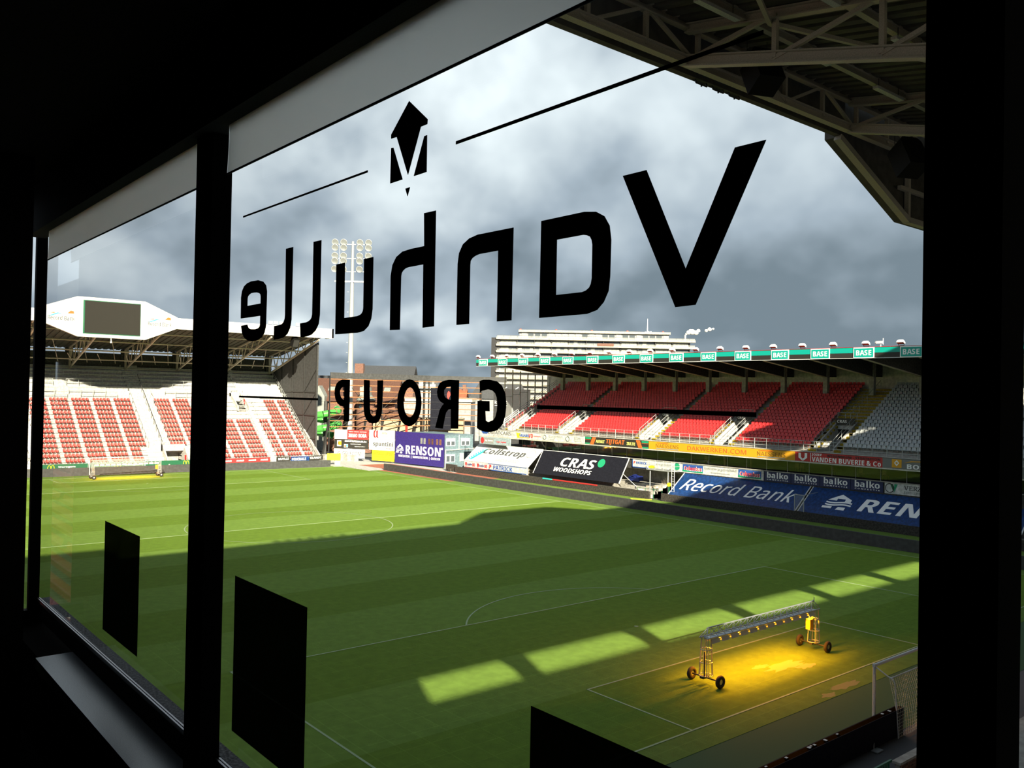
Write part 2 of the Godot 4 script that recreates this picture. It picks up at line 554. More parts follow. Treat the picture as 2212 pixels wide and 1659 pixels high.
func room() -> void:
	var b := MB.new()
	b.span(r(-3.6, -1.85, -5.3), r(1.0, -1.65, 2.0))
	S("floor", b, M.room_floor, "dark floor of the unlit room below the window", "floor")
	b = MB.new()
	b.span(r(-3.8, 1.0, -5.3), r(1.08, 1.25, 2.0))
	S("ceiling", b, M.room_ceiling, "unlit dark ceiling above the blinds", "ceiling")
	b = MB.new()
	b.span(r(-3.8, -1.85, -5.3), r(-3.6, 1.25, 2.0))
	S("wall_rear", b, M.room_wall, "dark wall at the back of the room", "wall")
	b = MB.new()
	b.span(r(-3.6, -1.65, 1.8), r(1.06, 1.0, 2.0))
	S("wall_right", b, M.room_wall, "dark wall at the right end of the window", "wall")
	b = MB.new()
	b.span(r(-3.6, -1.65, -5.3), r(0.785, 1.0, -4.24))
	S("wall_left", b, M.room_wall, "black wall end beside the far end of the window", "wall")
	b = MB.new()
	b.span(r(0.87, -1.65, -5.3), r(1.055, -1.235, 1.8))
	S("wall_front", b, M.room_wall, "black wall below the window sill", "wall")
	b = MB.new()
	b.span(r(0.99, 0.995, -5.3), r(1.06, 1.0, 1.8))
	S("wall_lintel", b, M.room_wall, "dark strip of wall over the window", "wall")
	# the building that carries the room
	b = MB.new()
	b.span(Vector3(-12, 0, K.z - 5.3), Vector3(K.x + 1.02, K.y - 1.86, 26))
	S("wall_base", b, M.dark_concrete, "dark outer wall of the building below the room", "wall")
	# sill
	b = MB.new()
	b.span(r(0.835, -1.232, -4.24), r(0.985, -1.20, 1.8))
	b.span(r(0.835, -1.25, -4.24), r(0.85, -1.20, 1.8))
	var s := P("window_sill", b.mesh(), M.sill)
	tag(s, "smooth dark grey window sill catching the daylight along the window foot", "window sill")
	# frame of the window
	var w := T("window_1", "black framed window of two wide panes onto the pitch", "window")
	w.set_meta("kind", "structure")
	for q in [[-5.06, -5.02, 0.95, 1.0], [-2.67, -2.54, 0.94, 1.0], [-0.432, -0.352, 0.94, 1.0], [1.7, 1.8, 0.94, 1.0]]:
		b = MB.new()
		b.span(r(q[2], -1.2, q[0]), r(q[3], 1.0, q[1]))
		if q[0] < -2.0 and q[0] > -3.0:
			b.span(r(q[2] - 0.012, -1.2, q[0] + 0.03), r(q[2], 1.0, q[1] - 0.03))
		P("mullion", b.mesh(), M.frame_black, w)
	b = MB.new()
	b.span(r(0.985, -1.2, -5.02), r(1.05, -1.125, 1.7))
	P("bottom_rail", b.mesh(), M.frame_black, w)
	b = MB.new()
	for q in [-0.012, -0.002]:
		b.span(r(1.0 + q, -1.125, -5.02), r(1.006 + q, -1.108, -2.67))
		b.span(r(1.0 + q, -1.125, -2.54), r(1.006 + q, -1.108, -0.432))
	P("glazing_bead", b.mesh(), M.track_alu, w)
	b = MB.new()
	b.span(r(1.010, -1.16, -5.02), r(1.05, -1.112, 1.7))
	P("outer_ledge", b.mesh(), M.ledge, w)
	for q in [[-5.02, -2.67], [-2.54, -0.432], [-0.352, 1.7]]:
		b = MB.new()
		b.quad(r(1.0, -1.12, q[0]), r(1.0, 0.995, q[0]), r(1.0, 0.995, q[1]), r(1.0, -1.12, q[1]))
		P("pane", b.mesh(), M.pane, w)
	var w2 := T("window_2", "narrow return window beside the black wall end", "window")
	w2.set_meta("kind", "structure")
	b = MB.new()
	b.quad(r(0.765, -1.2, -5.055), r(0.765, 0.995, -5.055), r(0.95, 0.995, -5.055), r(0.95, -1.2, -5.055))
	P("pane", b.mesh(), M.pane, w2)
	b = MB.new()
	b.span(r(0.765, -1.235, -5.08), r(1.05, -1.17, -5.03))
	P("bottom_rail", b.mesh(), M.frame_black, w2)
	# blinds
	b = MB.new()
	b.span(r(0.90, 0.765, -5.0), r(0.985, 1.0, 1.75))
	var pm := P("pelmet", b.mesh(), M.pelmet)
	tag(pm, "dark pelmet box running along the head of the window above the blinds", "pelmet")
	for q in [[-4.75, -2.68, "grey roller blind pulled a little way down over the narrower far pane"], [-2.44, -0.30, "grey roller blind pulled a little way down over the wide lettered pane"]]:
		var t := T("roller_blind", q[2], "blind", r(0.945, 0, 0))
		b = MB.new()
		var n := 10
		for i in n:   # the cloth hangs with a slight belly
			var y0 := 0.62 + 0.24 * i / n
			var y1 := 0.62 + 0.24 * (i + 1) / n
			var x0 := 0.004 * sin(PI * i / n)
			var x1 := 0.004 * sin(PI * (i + 1) / n)
			b.quad(Vector3(x0, y0, q[0]), Vector3(x1, y1, q[0]), Vector3(x1, y1, q[1]), Vector3(x0, y0, q[1]), Vector3(-1, 0, 0))
			b.quad(Vector3(x0 + 0.002, y0, q[0]), Vector3(x1 + 0.002, y1, q[0]), Vector3(x1 + 0.002, y1, q[1]), Vector3(x0 + 0.002, y0, q[1]), Vector3(1, 0, 0))
		P("fabric", b.mesh(), M.blind, t)
		b = MB.new()
		b.tube(Vector3(0.002, 0.622, q[0]), Vector3(0.002, 0.622, q[1]), 0.003, 0.003, 8, true)
		P("hem_bar", b.mesh(), M.pelmet, t)


func outline(flat: Array) -> PackedVector2Array:
	var p := PackedVector2Array()
	for i in range(0, flat.size(), 2):
		p.append(Vector2(flat[i], flat[i + 1]))
	return p


func window_graphics() -> void:
	# outlines in the plane of the glass: distance along it and height above the eye; read from outside, so reversed from in here
	var xf := Transform3D(Basis(Vector3(0, 0, 1), Vector3(0, 1, 0), Vector3(-1, 0, 0)), r(0.997, 0, 0))
	var word := T("window_lettering", "large black reversed word on the wide pane, below the house emblem", "lettering")
	var v := [
		["letter", [-0.931, 0.348, -0.882, 0.348, -0.803, 0.188, -0.72, 0.349, -0.67, 0.349, -0.784, 0.134, -0.821, 0.133], []],
		["letter", [-1.123, 0.304, -1.016, 0.304, -0.989, 0.3, -0.97, 0.29, -0.958, 0.273, -0.954, 0.25, -0.955, 0.191, -0.958, 0.168, -0.968, 0.151, -0.983, 0.139, -1.006, 0.134, -1.124, 0.134],
			[-1.082, 0.266, -1.018, 0.266, -1.009, 0.264, -1.002, 0.261, -0.998, 0.255, -0.996, 0.247, -0.996, 0.192, -0.998, 0.183, -1.002, 0.177, -1.009, 0.173, -1.018, 0.171, -1.082, 0.171]],
		["letter", [-1.369, 0.134, -1.369, 0.254, -1.365, 0.275, -1.353, 0.291, -1.333, 0.3, -1.306, 0.304, -1.199, 0.303, -1.2, 0.134, -1.242, 0.134, -1.242, 0.266, -1.3, 0.266, -1.312, 0.264, -1.321, 0.261, -1.327, 0.256, -1.328, 0.248, -1.328, 0.134], []],
		["letter", [-1.616, 0.135, -1.617, 0.254, -1.611, 0.277, -1.596, 0.293, -1.572, 0.302, -1.539, 0.304, -1.488, 0.304, -1.491, 0.373, -1.448, 0.372, -1.447, 0.135, -1.488, 0.134, -1.49, 0.266, -1.544, 0.266, -1.557, 0.265, -1.567, 0.261, -1.573, 0.256, -1.575, 0.249, -1.576, 0.134], []],
		["letter", [-1.866, 0.305, -1.824, 0.305, -1.822, 0.173, -1.76, 0.174, -1.748, 0.176, -1.74, 0.179, -1.735, 0.184, -1.733, 0.19, -1.734, 0.304, -1.693, 0.304, -1.692, 0.186, -1.697, 0.164, -1.709, 0.148, -1.729, 0.138, -1.758, 0.135, -1.864, 0.136], []],
		["letter", [-1.988, 0.375, -1.946, 0.374, -1.946, 0.189, -1.951, 0.166, -1.966, 0.15, -1.989, 0.14, -2.022, 0.136, -2.05, 0.136, -2.054, 0.172, -2.021, 0.173, -2.007, 0.175, -1.996, 0.179, -1.99, 0.184, -1.987, 0.192], []],
		["letter", [-2.147, 0.376, -2.104, 0.376, -2.105, 0.185, -2.112, 0.163, -2.127, 0.148, -2.151, 0.139, -2.185, 0.136, -2.211, 0.136, -2.211, 0.173, -2.176, 0.174, -2.162, 0.176, -2.152, 0.181, -2.146, 0.189, -2.144, 0.199], []],
		["letter", [-2.441, 0.206, -2.442, 0.268, -2.436, 0.286, -2.422, 0.299, -2.4, 0.306, -2.372, 0.309, -2.323, 0.308, -2.289, 0.301, -2.269, 0.289, -2.262, 0.271, -2.264, 0.176, -2.272, 0.158, -2.29, 0.145, -2.318, 0.138, -2.356, 0.136, -2.389, 0.14, -2.414, 0.149, -2.43, 0.164, -2.438, 0.185, -2.392, 0.186, -2.388, 0.18, -2.381, 0.175, -2.371, 0.172, -2.358, 0.171, -2.334, 0.17, -2.317, 0.172, -2.307, 0.176, -2.304, 0.182, -2.303, 0.206],
			[-2.395, 0.24, -2.395, 0.262, -2.391, 0.268, -2.382, 0.272, -2.369, 0.275, -2.352, 0.275, -2.331, 0.274, -2.315, 0.271, -2.306, 0.267, -2.303, 0.26, -2.303, 0.241]]]
	cut(word, v, xf)
	var small := T("window_lettering", "smaller black reversed capitals on the wide pane, under the large word", "lettering")
	var o := []
	var oi := []
	for i in 28:
		var t := TAU * i / 28
		o.append_array([-1.5335 + 0.0465 * cos(t), -0.0225 + 0.0495 * sin(t)])
		oi.append_array([-1.531 + 0.024 * cos(t), -0.0215 + 0.0315 * sin(t)])
	cut(small, [
		["letter", [-1.788, 0.026, -1.824, 0.027, -1.841, 0.023, -1.852, 0.017, -1.859, 0.007, -1.861, -0.007, -1.856, -0.02, -1.846, -0.03, -1.831, -0.036, -1.812, -0.038, -1.813, -0.072, -1.788, -0.071],
			[-1.814, 0.009, -1.822, 0.009, -1.828, 0.007, -1.832, 0.004, -1.835, 0.0, -1.835, -0.006, -1.832, -0.012, -1.828, -0.017, -1.821, -0.02, -1.813, -0.021]],
		["letter", [-1.723, 0.026, -1.698, 0.025, -1.695, -0.036, -1.693, -0.045, -1.69, -0.051, -1.685, -0.055, -1.678, -0.056, -1.671, -0.055, -1.667, -0.051, -1.664, -0.044, -1.663, -0.035, -1.664, 0.025, -1.64, 0.025, -1.642, -0.037, -1.645, -0.052, -1.652, -0.063, -1.663, -0.07, -1.679, -0.072, -1.696, -0.071, -1.709, -0.064, -1.718, -0.053, -1.722, -0.036], []],
		["letter", o, oi],
		["letter", [-1.357, 0.025, -1.39, 0.026, -1.408, 0.024, -1.421, 0.02, -1.428, 0.012, -1.431, 0.001, -1.429, -0.007, -1.424, -0.014, -1.416, -0.019, -1.406, -0.022, -1.412, -0.026, -1.417, -0.031, -1.421, -0.036, -1.423, -0.042, -1.435, -0.071, -1.409, -0.072, -1.402, -0.047, -1.399, -0.04, -1.395, -0.036, -1.39, -0.033, -1.382, -0.032, -1.381, -0.071, -1.357, -0.07],
			[-1.384, 0.013, -1.391, 0.012, -1.399, 0.011, -1.404, 0.008, -1.407, 0.005, -1.407, 0.0, -1.406, -0.006, -1.401, -0.01, -1.393, -0.013, -1.383, -0.014]],
		["letter", [-1.291, 0.023, -1.285, 0.025, -1.278, 0.026, -1.27, 0.026, -1.261, 0.026, -1.239, 0.023, -1.224, 0.015, -1.214, 0.001, -1.21, -0.019, -1.213, -0.041, -1.221, -0.057, -1.236, -0.068, -1.258, -0.072, -1.27, -0.072, -1.28, -0.071, -1.289, -0.069, -1.296, -0.066, -1.296, -0.014, -1.26, -0.014, -1.259, -0.033, -1.272, -0.033, -1.27, -0.051, -1.267, -0.052, -1.264, -0.053, -1.26, -0.053, -1.257, -0.052, -1.247, -0.049, -1.241, -0.043, -1.237, -0.032, -1.236, -0.019, -1.238, -0.007, -1.243, 0.001, -1.252, 0.006, -1.264, 0.008, -1.271, 0.007, -1.277, 0.006, -1.284, 0.005, -1.289, 0.002], []]], xf)
	var em := T("window_emblem", "black house and arrow emblem on the wide pane, between two thin lines", "emblem")
	cut(em, [
		["roof_shape", [-1.557, 0.624, -1.485, 0.568, -1.486, 0.558, -1.51, 0.558, -1.556, 0.465, -1.604, 0.557, -1.627, 0.558, -1.627, 0.567], []],
		["side_shape", [-1.496, 0.535, -1.486, 0.535, -1.485, 0.458, -1.533, 0.458], []],
		["side_shape", [-1.626, 0.537, -1.617, 0.536, -1.577, 0.459, -1.627, 0.459], []],
		["tip_shape", [-1.565, 0.437, -1.547, 0.437, -1.556, 0.419], []]], xf)
	for q in [[-2.44, -1.726, 0.502, 0.507, "thin black line on the glass left of the house emblem"], [-1.383, -0.677, 0.4935, 0.5, "thin black line on the glass right of the house emblem"], [-2.44, -1.946, -0.025, -0.0195, "thin black line on the glass left of the reversed capitals"], [-1.125, -0.679, -0.025, -0.0185, "thin black line on the glass right of the reversed capitals, over the red seats"]]:
		var b := MB.new()
		b.poly(PackedVector2Array([Vector2(q[0], q[2]), Vector2(q[1], q[2]), Vector2(q[1], q[3]), Vector2(q[0], q[3])]), xf, 0.001)
		tag(P("window_stripe", b.mesh(), M.vinyl), q[4], "line")
	for q in [[-3.81, -3.343, -1.004, -0.557, "dark see-through film square low on the far pane"], [-2.44, -1.98, -0.995, -0.545, "dark see-through film square low on the wide pane beside the mullion"], [-1.127, -0.667, -0.995, -0.543, "dark see-through film square at the foot of the wide pane nearest the goal"]]:
		var b := MB.new()
		b.poly(PackedVector2Array([Vector2(q[0], q[2]), Vector2(q[1], q[2]), Vector2(q[1], q[3]), Vector2(q[0], q[3])]), xf, 0.0006)
		tag(P("window_film", b.mesh(), M.film), q[4], "film")


func cut(o: Node3D, parts: Array, xf: Transform3D) -> void:
	for q in parts:
		var b := MB.new()
		if q[2].size():
			b.holed(outline(q[1]), outline(q[2]), xf, 0.001)
		else:
			b.poly(outline(q[1]), xf, 0.001)
		P(q[0], b.mesh(), M.vinyl, o)


# ---------------------------------------------------------------- the pitch
func flat_line(b: MB, x0: float, z0: float, x1: float, z1: float) -> void:
	var h := 0.045
	if absf(x1 - x0) < 0.01:
		b.span(Vector3(x0 - h, 0, minf(z0, z1) - h), Vector3(x0 + h, 0.012, maxf(z0, z1) + h))
	else:
		b.span(Vector3(minf(x0, x1) - h, 0, z0 - h), Vector3(maxf(x0, x1) + h, 0.012, z0 + h))


func ring(b: MB, cx: float, cz: float, R: float, a0: float, a1: float, n: int) -> void:
	for i in n:
		var t0 := lerpf(a0, a1, float(i) / n)
		var t1 := lerpf(a0, a1, float(i + 1) / n)
		var p := []
		for k in [[t0, R - 0.045], [t1, R - 0.045], [t1, R + 0.045], [t0, R + 0.045]]:
			p.append(Vector3(cx + k[1] * cos(k[0]), 0.012, cz + k[1] * sin(k[0])))
		b.quad(p[0], p[1], p[2], p[3], Vector3.UP)


func pitch() -> void:
	var b := MB.new()
	b.span(Vector3(-900, -1.0, -900), Vector3(900, -0.12, 300))
	S("ground", b, M.ground, "bare ground round the stadium and the town", "ground")
	var o := T("pitch", "striped grass football pitch with white line markings", "pitch")
	o.set_meta("kind", "structure")
	var zs := [0.0, -5.5, -11.0, -16.5]
	for i in 6:
		zs.append(-16.5 - (HALF - 16.5) / 6.0 * (i + 1))
	for i in range(8, -1, -1):
		zs.append(-2.0 * HALF - zs[i])
	for i in zs.size() - 1:
		b = MB.new()
		b.span(Vector3(-0.3, -0.1, zs[i + 1]), Vector3(67.65, 0, zs[i]))
		P("mown_stripe", b.mesh(), M.turf_dark if i % 2 == 0 else M.turf_light, o)
	b = MB.new()
	b.span(Vector3(-3.0, -0.1, -110.5), Vector3(-0.3, 0, 1.34))
	b.span(Vector3(67.65, -0.1, -97.0), Vector3(69.3, 0, 1.34))
	b.span(Vector3(-0.3, -0.1, 0), Vector3(67.65, 0, 1.34))
	b.span(Vector3(-0.3, -0.1, -110.5), Vector3(66.5, 0, -2 * HALF))
	P("turf_edge", b.mesh(), M.turf_edge, o)
	var L := -2.0 * HALF
	b = MB.new()
	for z in [0.0, L, L * 0.5]:
		flat_line(b, 0.0, z, 67.355, z)
	flat_line(b, 0.0, 0.0, 0.0, L)
	flat_line(b, 67.355, 0.0, 67.355, L)
	for sg in [1.0, -1.0]:
		var g0 := 0.0 if sg > 0 else L
		for q in [[20.16, 16.5], [9.16, 5.5]]:
			flat_line(b, MIDX - q[0], g0 - q[1] * sg, MIDX + q[0], g0 - q[1] * sg)
			flat_line(b, MIDX - q[0], g0, MIDX - q[0], g0 - q[1] * sg)
			flat_line(b, MIDX + q[0], g0, MIDX + q[0], g0 - q[1] * sg)
		var am := asin(5.5 / 9.15)
		if sg > 0:
			ring(b, MIDX, g0 - 11.0, 9.15, PI + am, TAU - am, 32)
		else:
			ring(b, MIDX, g0 + 11.0, 9.15, am, PI - am, 32)
		b.tube(Vector3(MIDX, 0.0, g0 - 11.0 * sg), Vector3(MIDX, 0.012, g0 - 11.0 * sg), 0.12, 0.12, 10, true)
	ring(b, MIDX, L * 0.5, 9.15, 0.0, TAU, 72)
	P("line_marking", b.mesh(), M.line, o)
	# bare patches in the goal mouth
	mat("bare_earth", Color(0.36, 0.36, 0.12), 0.95, 0.0, noise_tex(0.06, 5, 0.5, 1.0, 31), 1.2)
	for q in [[34.2, -2.3, 1.5, 0.42, 5], [35.0, -1.7, 0.7, 0.3, 6], [33.9, 0.85, 1.15, 0.30, 7], [32.25, 1.05, 0.55, 0.22, 8], [33.2, -2.9, 0.6, 0.25, 9]]:
		var w := RandomNumberGenerator.new()
		w.seed = q[4]
		var pts := PackedVector2Array()
		for i in 26:
			var t := TAU * i / 26
			var k := w.randf_range(0.55, 1.1)
			pts.append(Vector2(q[2] * cos(t) * k, q[3] * sin(t) * k))
		b = MB.new()
		var cc := Vector3(q[0], 0.008, q[1])
		for i in pts.size():
			var p0 := pts[i]
			var p1 := pts[(i + 1) % pts.size()]
			b.tri(cc, cc + Vector3(p0.x, -0.006, p0.y), cc + Vector3(p1.x, -0.006, p1.y), Vector3.UP)
		P("bare_patch", b.mesh(), M.bare_earth, o)
	# ground round the pitch
	b = MB.new()
	b.span(Vector3(-3, -0.1, 1.34), Vector3(72, -0.01, 4.76))
	S("apron", b, M.apron, "dark artificial turf strip behind the near goal line", "turf strip")
	b = MB.new()
	b.span(Vector3(-3, -0.1, 4.76), Vector3(72, -0.02, 7.2))
	S("path_near", b, M.asphalt, "grey path behind the black wall near the goal", "path")
	b = MB.new()
	b.span(Vector3(69.3, -0.11, -77.5), Vector3(78.2, -0.005, 4))
	S("verge", b, M.turf_edge, "grass verge between the perimeter board and the brown wall", "verge")
	b = MB.new()
	b.span(Vector3(69.0, -0.11, -106.8), Vector3(80.2, -0.004, -77.5))
	S("track", b, M.track, "red cinder strip before the hoardings in the corner", "track")
	b = MB.new()
	b.span(Vector3(66.5, -0.11, -132), Vector3(80.2, -0.003, -106.8))
	b.span(Vector3(68.2, -0.11, -106.8), Vector3(71.4, 0.0, -97.0))
	b.span(Vector3(77.5, -0.11, -106.8), Vector3(80.2, 0.0, -88))
	S("paving", b, M.pale_concrete, "pale paving in the corner beyond the pitch", "paving")
	# perimeter boards
	b = MB.new()
	b.bar(Vector3(70.4, 0.51, -97.0), Vector3(69.28, 0.51, -4.0), 0.22, 1.02)
	tag(P("perimeter_board", b.mesh(), M.board_black), "long low blank dark board along the far touchline", "board")
	b = MB.new()
	b.bar(Vector3(14, 0.56, -109.7), Vector3(65.7, 0.56, -106.0), 0.22, 1.12)
	tag(P("perimeter_board", b.mesh(), M.board_black), "low blank dark board behind the far goal", "board")
	b = MB.new()
	b.span(Vector3(-2, 0, 4.78), Vector3(30.6, 1.0, 5.0))
	b.span(Vector3(-2, 0.96, 4.74), Vector3(30.6, 1.0, 5.02))
	var nb := P("perimeter_board", b.mesh(), M.banner_black)
	tag(nb, "black board wall behind the near goal with litter on its top", "board")
	for i in 9:
		var q: float = [21.9, 23.0, 24.3, 24.45, 24.65, 25.3, 26.1, 29.2, 29.7][i]
		b = MB.new()
		b.span(Vector3(q, 1.0, 4.82), Vector3(q + 0.10, 1.015, 4.88 + 0.03 * (i % 3)))
		tag(P("paper_scrap", b.mesh(), M.white), "white paper scrap, %s from the goal along the top of the black board wall" % nth(8 - i), "litter", "scraps on the black wall")
	# low fence and brick pier at the foot of the near stand
	b = MB.new()
	for i in 14:
		b.span(Vector3(23.4 + i * 0.155, 0, 6.98), Vector3(23.45 + i * 0.155, 1.0, 7.02))
	b.span(Vector3(23.4, 0.95, 6.97), Vector3(25.6, 1.02, 7.03))
	tag(P("green_fence", b.mesh(), M.green_steel), "short green steel fence on the path behind the black wall", "fence")
	var pier := T("brick_pier", "low red brick pier with a pale coping beside the green fence", "pier")
	for j in 9:
		for i in 5:
			b = MB.new()
			var off := 0.15 if j % 2 else 0.0
			b.box(Vector3(25.95 + i * 0.3 + off, 0.05 + j * 0.095, 7.12), Vector3(0.285, 0.082, 0.2))
			P("brick", b.mesh(), M.brick, pier)
	b = MB.new()
	b.span(Vector3(25.8, 0, 7.05), Vector3(27.4, 0.86, 7.18))
	P("mortar", b.mesh(), M.concrete, pier)
	b = MB.new()
	b.span(Vector3(25.7, 0.87, 6.98), Vector3(27.5, 0.95, 7.26))
	P("coping", b.mesh(), M.concrete, pier)
	goal(4.15, 1.0, "white near goal pushed back against the black wall, its net hanging loose")
	goal(L - 2.3, -1.0, "white far goal before the stand with the screen")
	b = MB.new()
	b.tube(Vector3(28.3, 0, 4.99 + 0.06), Vector3(29.75, 2.2, 4.3), 0.02, 0.02, 6, true)
	b.span(Vector3(28.1, 0, 4.95 + 0.1), Vector3(28.5, 0.04, 5.3))
	tag(P("net_pole", b.mesh(), M.galvanised), "thin grey pole leaning by the near goal post", "pole")
	rig(29.05, 37.85, -2.95, "wheeled grow lamp gantry glowing orange over the near goal mouth")
	rig(29.1, 37.95, -103.3, "wheeled grow lamp gantry standing before the far goal")


func goal(z: float, back: float, label: String) -> void:
	var o := T("goal", label, "goal", Vector3(MIDX, 0, z))
	for s in [-3.66, 3.66]:
		var b := MB.new()
		b.tube(Vector3(s, 0, 0), Vector3(s, 2.50, 0), 0.06, 0.06, 10, true)
		P("post", b.mesh(), M.white_paint, o)
		b = MB.new()
		var pts := [Vector3(s, 2.42, 0.0)]
		for k in 5:
			var t := PI * 0.5 * k / 4.0
			pts.append(Vector3(s, 1.9 + 0.25 * cos(t), back * (0.55 + 0.25 * sin(t))))
		pts.append(Vector3(s, 0.0, back * 0.95))
		b.path(pts, 0.025)
		P("net_stay", b.mesh(), M.white_paint, o)
	var b := MB.new()
	b.tube(Vector3(-3.72, 2.44, 0), Vector3(3.72, 2.44, 0), 0.06, 0.06, 10, true)
	P("crossbar", b.mesh(), M.white_paint, o)
	b = MB.new()
	b.tube(Vector3(-3.66, 2.1, back * 0.6), Vector3(3.66, 2.1, back * 0.6), 0.025, 0.025, 8, true)
	P("back_bar", b.mesh(), M.white_paint, o)
	b = MB.new()
	var nx := 56
	var ny := 17
	for i in nx + 1:
		var x := -3.66 + 7.32 * i / nx
		for j in ny:
			b.tube(net_at(x, j / float(ny), back), net_at(x, (j + 1) / float(ny), back), 0.009, 0.009, 3)
	for j in ny + 1:
		for i in nx / 2:
			var x0 := -3.66 + 7.32 * i / (nx / 2)
			var x1 := -3.66 + 7.32 * (i + 1) / (nx / 2)
			b.tube(net_at(x0, j / float(ny), back), net_at(x1, j / float(ny), back), 0.009, 0.009, 3)
	var n := P("net", b.mesh(), M.net, o)
	n.set_meta("kind", "stuff")


func net_at(x: float, t: float, back: float) -> Vector3:   # the net hangs from the back bar and bellies
	return Vector3(x, 2.1 * (1.0 - t) + 0.02, back * (0.6 + 0.35 * t + 0.10 * sin(t * PI) * (1.0 + 0.4 * sin(x * 2.1)) - 0.02 * sin(x * 5.0 + t * 6.0)))


func rig(x0: float, x1: float, z: float, label: String) -> void:
	var o := T("lamp_gantry", label, "grow lamp", Vector3(x0, 0, z))
	var w := x1 - x0
	var b := MB.new()
	for q in [Vector3(0, 2.0, -0.2), Vector3(0, 2.0, 0.2)]:
		b.tube(q - Vector3(0.1, 0, 0), q + Vector3(w + 0.1, 0, 0), 0.03, 0.03, 6, true)
	b.tube(Vector3(0.15, 2.40, 0), Vector3(w - 0.1, 2.40, 0), 0.03, 0.03, 6, true)
	for i in 16:
		var x := 0.15 + (w - 0.25) * i / 16.0
		var s := (w - 0.25) / 16.0
		for q in [-0.2, 0.2]:
			b.tube(Vector3(x, 2.0, q), Vector3(x + s * 0.5, 2.4, 0), 0.014, 0.014, 5)
			b.tube(Vector3(x + s * 0.5, 2.4, 0), Vector3(x + s, 2.0, q), 0.014, 0.014, 5)
		b.tube(Vector3(x, 2.0, -0.2), Vector3(x, 2.0, 0.2), 0.014, 0.014, 5)
	for q in [-0.2, 0.2]:
		b.tube(Vector3(-0.1, 2.0, q), Vector3(0.2, 2.4, 0), 0.02, 0.02, 5)
		b.tube(Vector3(w + 0.1, 2.0, q), Vector3(w - 0.15, 2.4, 0), 0.02, 0.02, 5)
	b.tube(Vector3(w - 0.1, 2.4, 0), Vector3(w - 0.1, 2.58, 0), 0.02, 0.02, 5, true)
	P("truss", b.mesh(), M.alu, o)
	b = MB.new()
	b.span(Vector3(0.1, 1.93, -0.14), Vector3(w - 0.1, 1.985, 0.14))
	P("cable_tray", b.mesh(), M.alu, o)
	for k in 2:
		var cx := 0.12 + k * (w - 0.2)
		var leg := MB.new()
		for q in [[-1, -1], [-1, 1], [1, -1], [1, 1]]:
			leg.tube(Vector3(cx + 0.21 * q[0], 0.36, 0.21 * q[1]), Vector3(cx + 0.15 * q[0], 2.0, 0.15 * q[1]), 0.022, 0.022, 6, true)
			leg.tube(Vector3(cx + 0.10 * q[0], 0.36, 0.24 * q[1]), Vector3(cx + 0.07 * q[0], 2.0, 0.17 * q[1]), 0.016, 0.016, 5)
		for h in [0.38, 0.95, 1.5]:
			leg.torus(Vector3(cx, h, 0), Vector3.UP, 0.30 - 0.04 * h, 0.022, 14, 5)
		P("leg", leg.mesh(), M.alu, o)
		b = MB.new()
		b.tube(Vector3(cx, 0.28, -0.72), Vector3(cx, 0.28, 0.72), 0.035, 0.035, 6, true)
		b.span(Vector3(cx - 0.3, 0.28, -0.1), Vector3(cx + 0.12, 0.36, 0.1))
		P("axle", b.mesh(), M.dark_steel, o)
		for q in [-0.76, 0.76]:
			b = MB.new()
			b.torus(Vector3(cx, 0.28, q), Vector3(0, 0, 1), 0.19, 0.095, 18, 8)
			var wh := P("wheel", b.mesh(), M.rubber, o)
			b = MB.new()
			b.tube(Vector3(cx, 0.28, q - 0.04), Vector3(cx, 0.28, q + 0.04), 0.125, 0.125, 12, true)
			P("hub", b.mesh(), M.alu, wh)
	b = MB.new()
	b.span(Vector3(w - 0.62, 1.05, -0.12), Vector3(w - 0.32, 1.55, 0.12))
	P("control_box", b.mesh(), M.orange_box, o)
	b = MB.new()
	b.tube(Vector3(-0.12, 0.4, 0.1), Vector3(-0.12, 1.45, 0.1), 0.03, 0.03, 6, true)
	P("winch_bar", b.mesh(), M.dark_steel, o)
	var n := 12
	for i in n:
		var x := 0.55 + (w - 1.1) * i / (n - 1.0)
		b = MB.new()
		b.quad(Vector3(x - 0.27, 1.93, 0.12), Vector3(x + 0.27, 1.93, 0.12), Vector3(x + 0.27, 1.74, 0.2), Vector3(x - 0.27, 1.74, 0.2))
		b.quad(Vector3(x - 0.27, 1.93, -0.12), Vector3(x + 0.27, 1.93, -0.12), Vector3(x + 0.27, 1.74, -0.2), Vector3(x - 0.27, 1.74, -0.2))
		b.quad(Vector3(x - 0.27, 1.93, 0.12), Vector3(x + 0.27, 1.93, 0.12), Vector3(x + 0.27, 1.93, -0.12), Vector3(x - 0.27, 1.93, -0.12))
		var rf := P("reflector", b.mesh(), M.white_paint, o)
		b = MB.new()
		b.ball(Vector3(x, 1.76, 0), Vector3(0.16, 0.035, 0.035), 8)
		P("lamp_bulb", b.mesh(), M.lamp_glow, rf)
		var s := SpotLight3D.new()
		s.name = "lamp_light"
		s.light_color = Color(1.0, 0.61, 0.08)
		s.light_energy = 7.5
		s.light_size = 0.05
		s.spot_angle = 82.0
		s.spot_angle_attenuation = 0.2
		s.spot_range = 60.0
		s.shadow_enabled = true
		s.position = Vector3(x, 1.70, 0)
		s.rotation.x = -PI / 2 + (0.5 if i % 2 else -0.5)
		o.add_child(s, true)


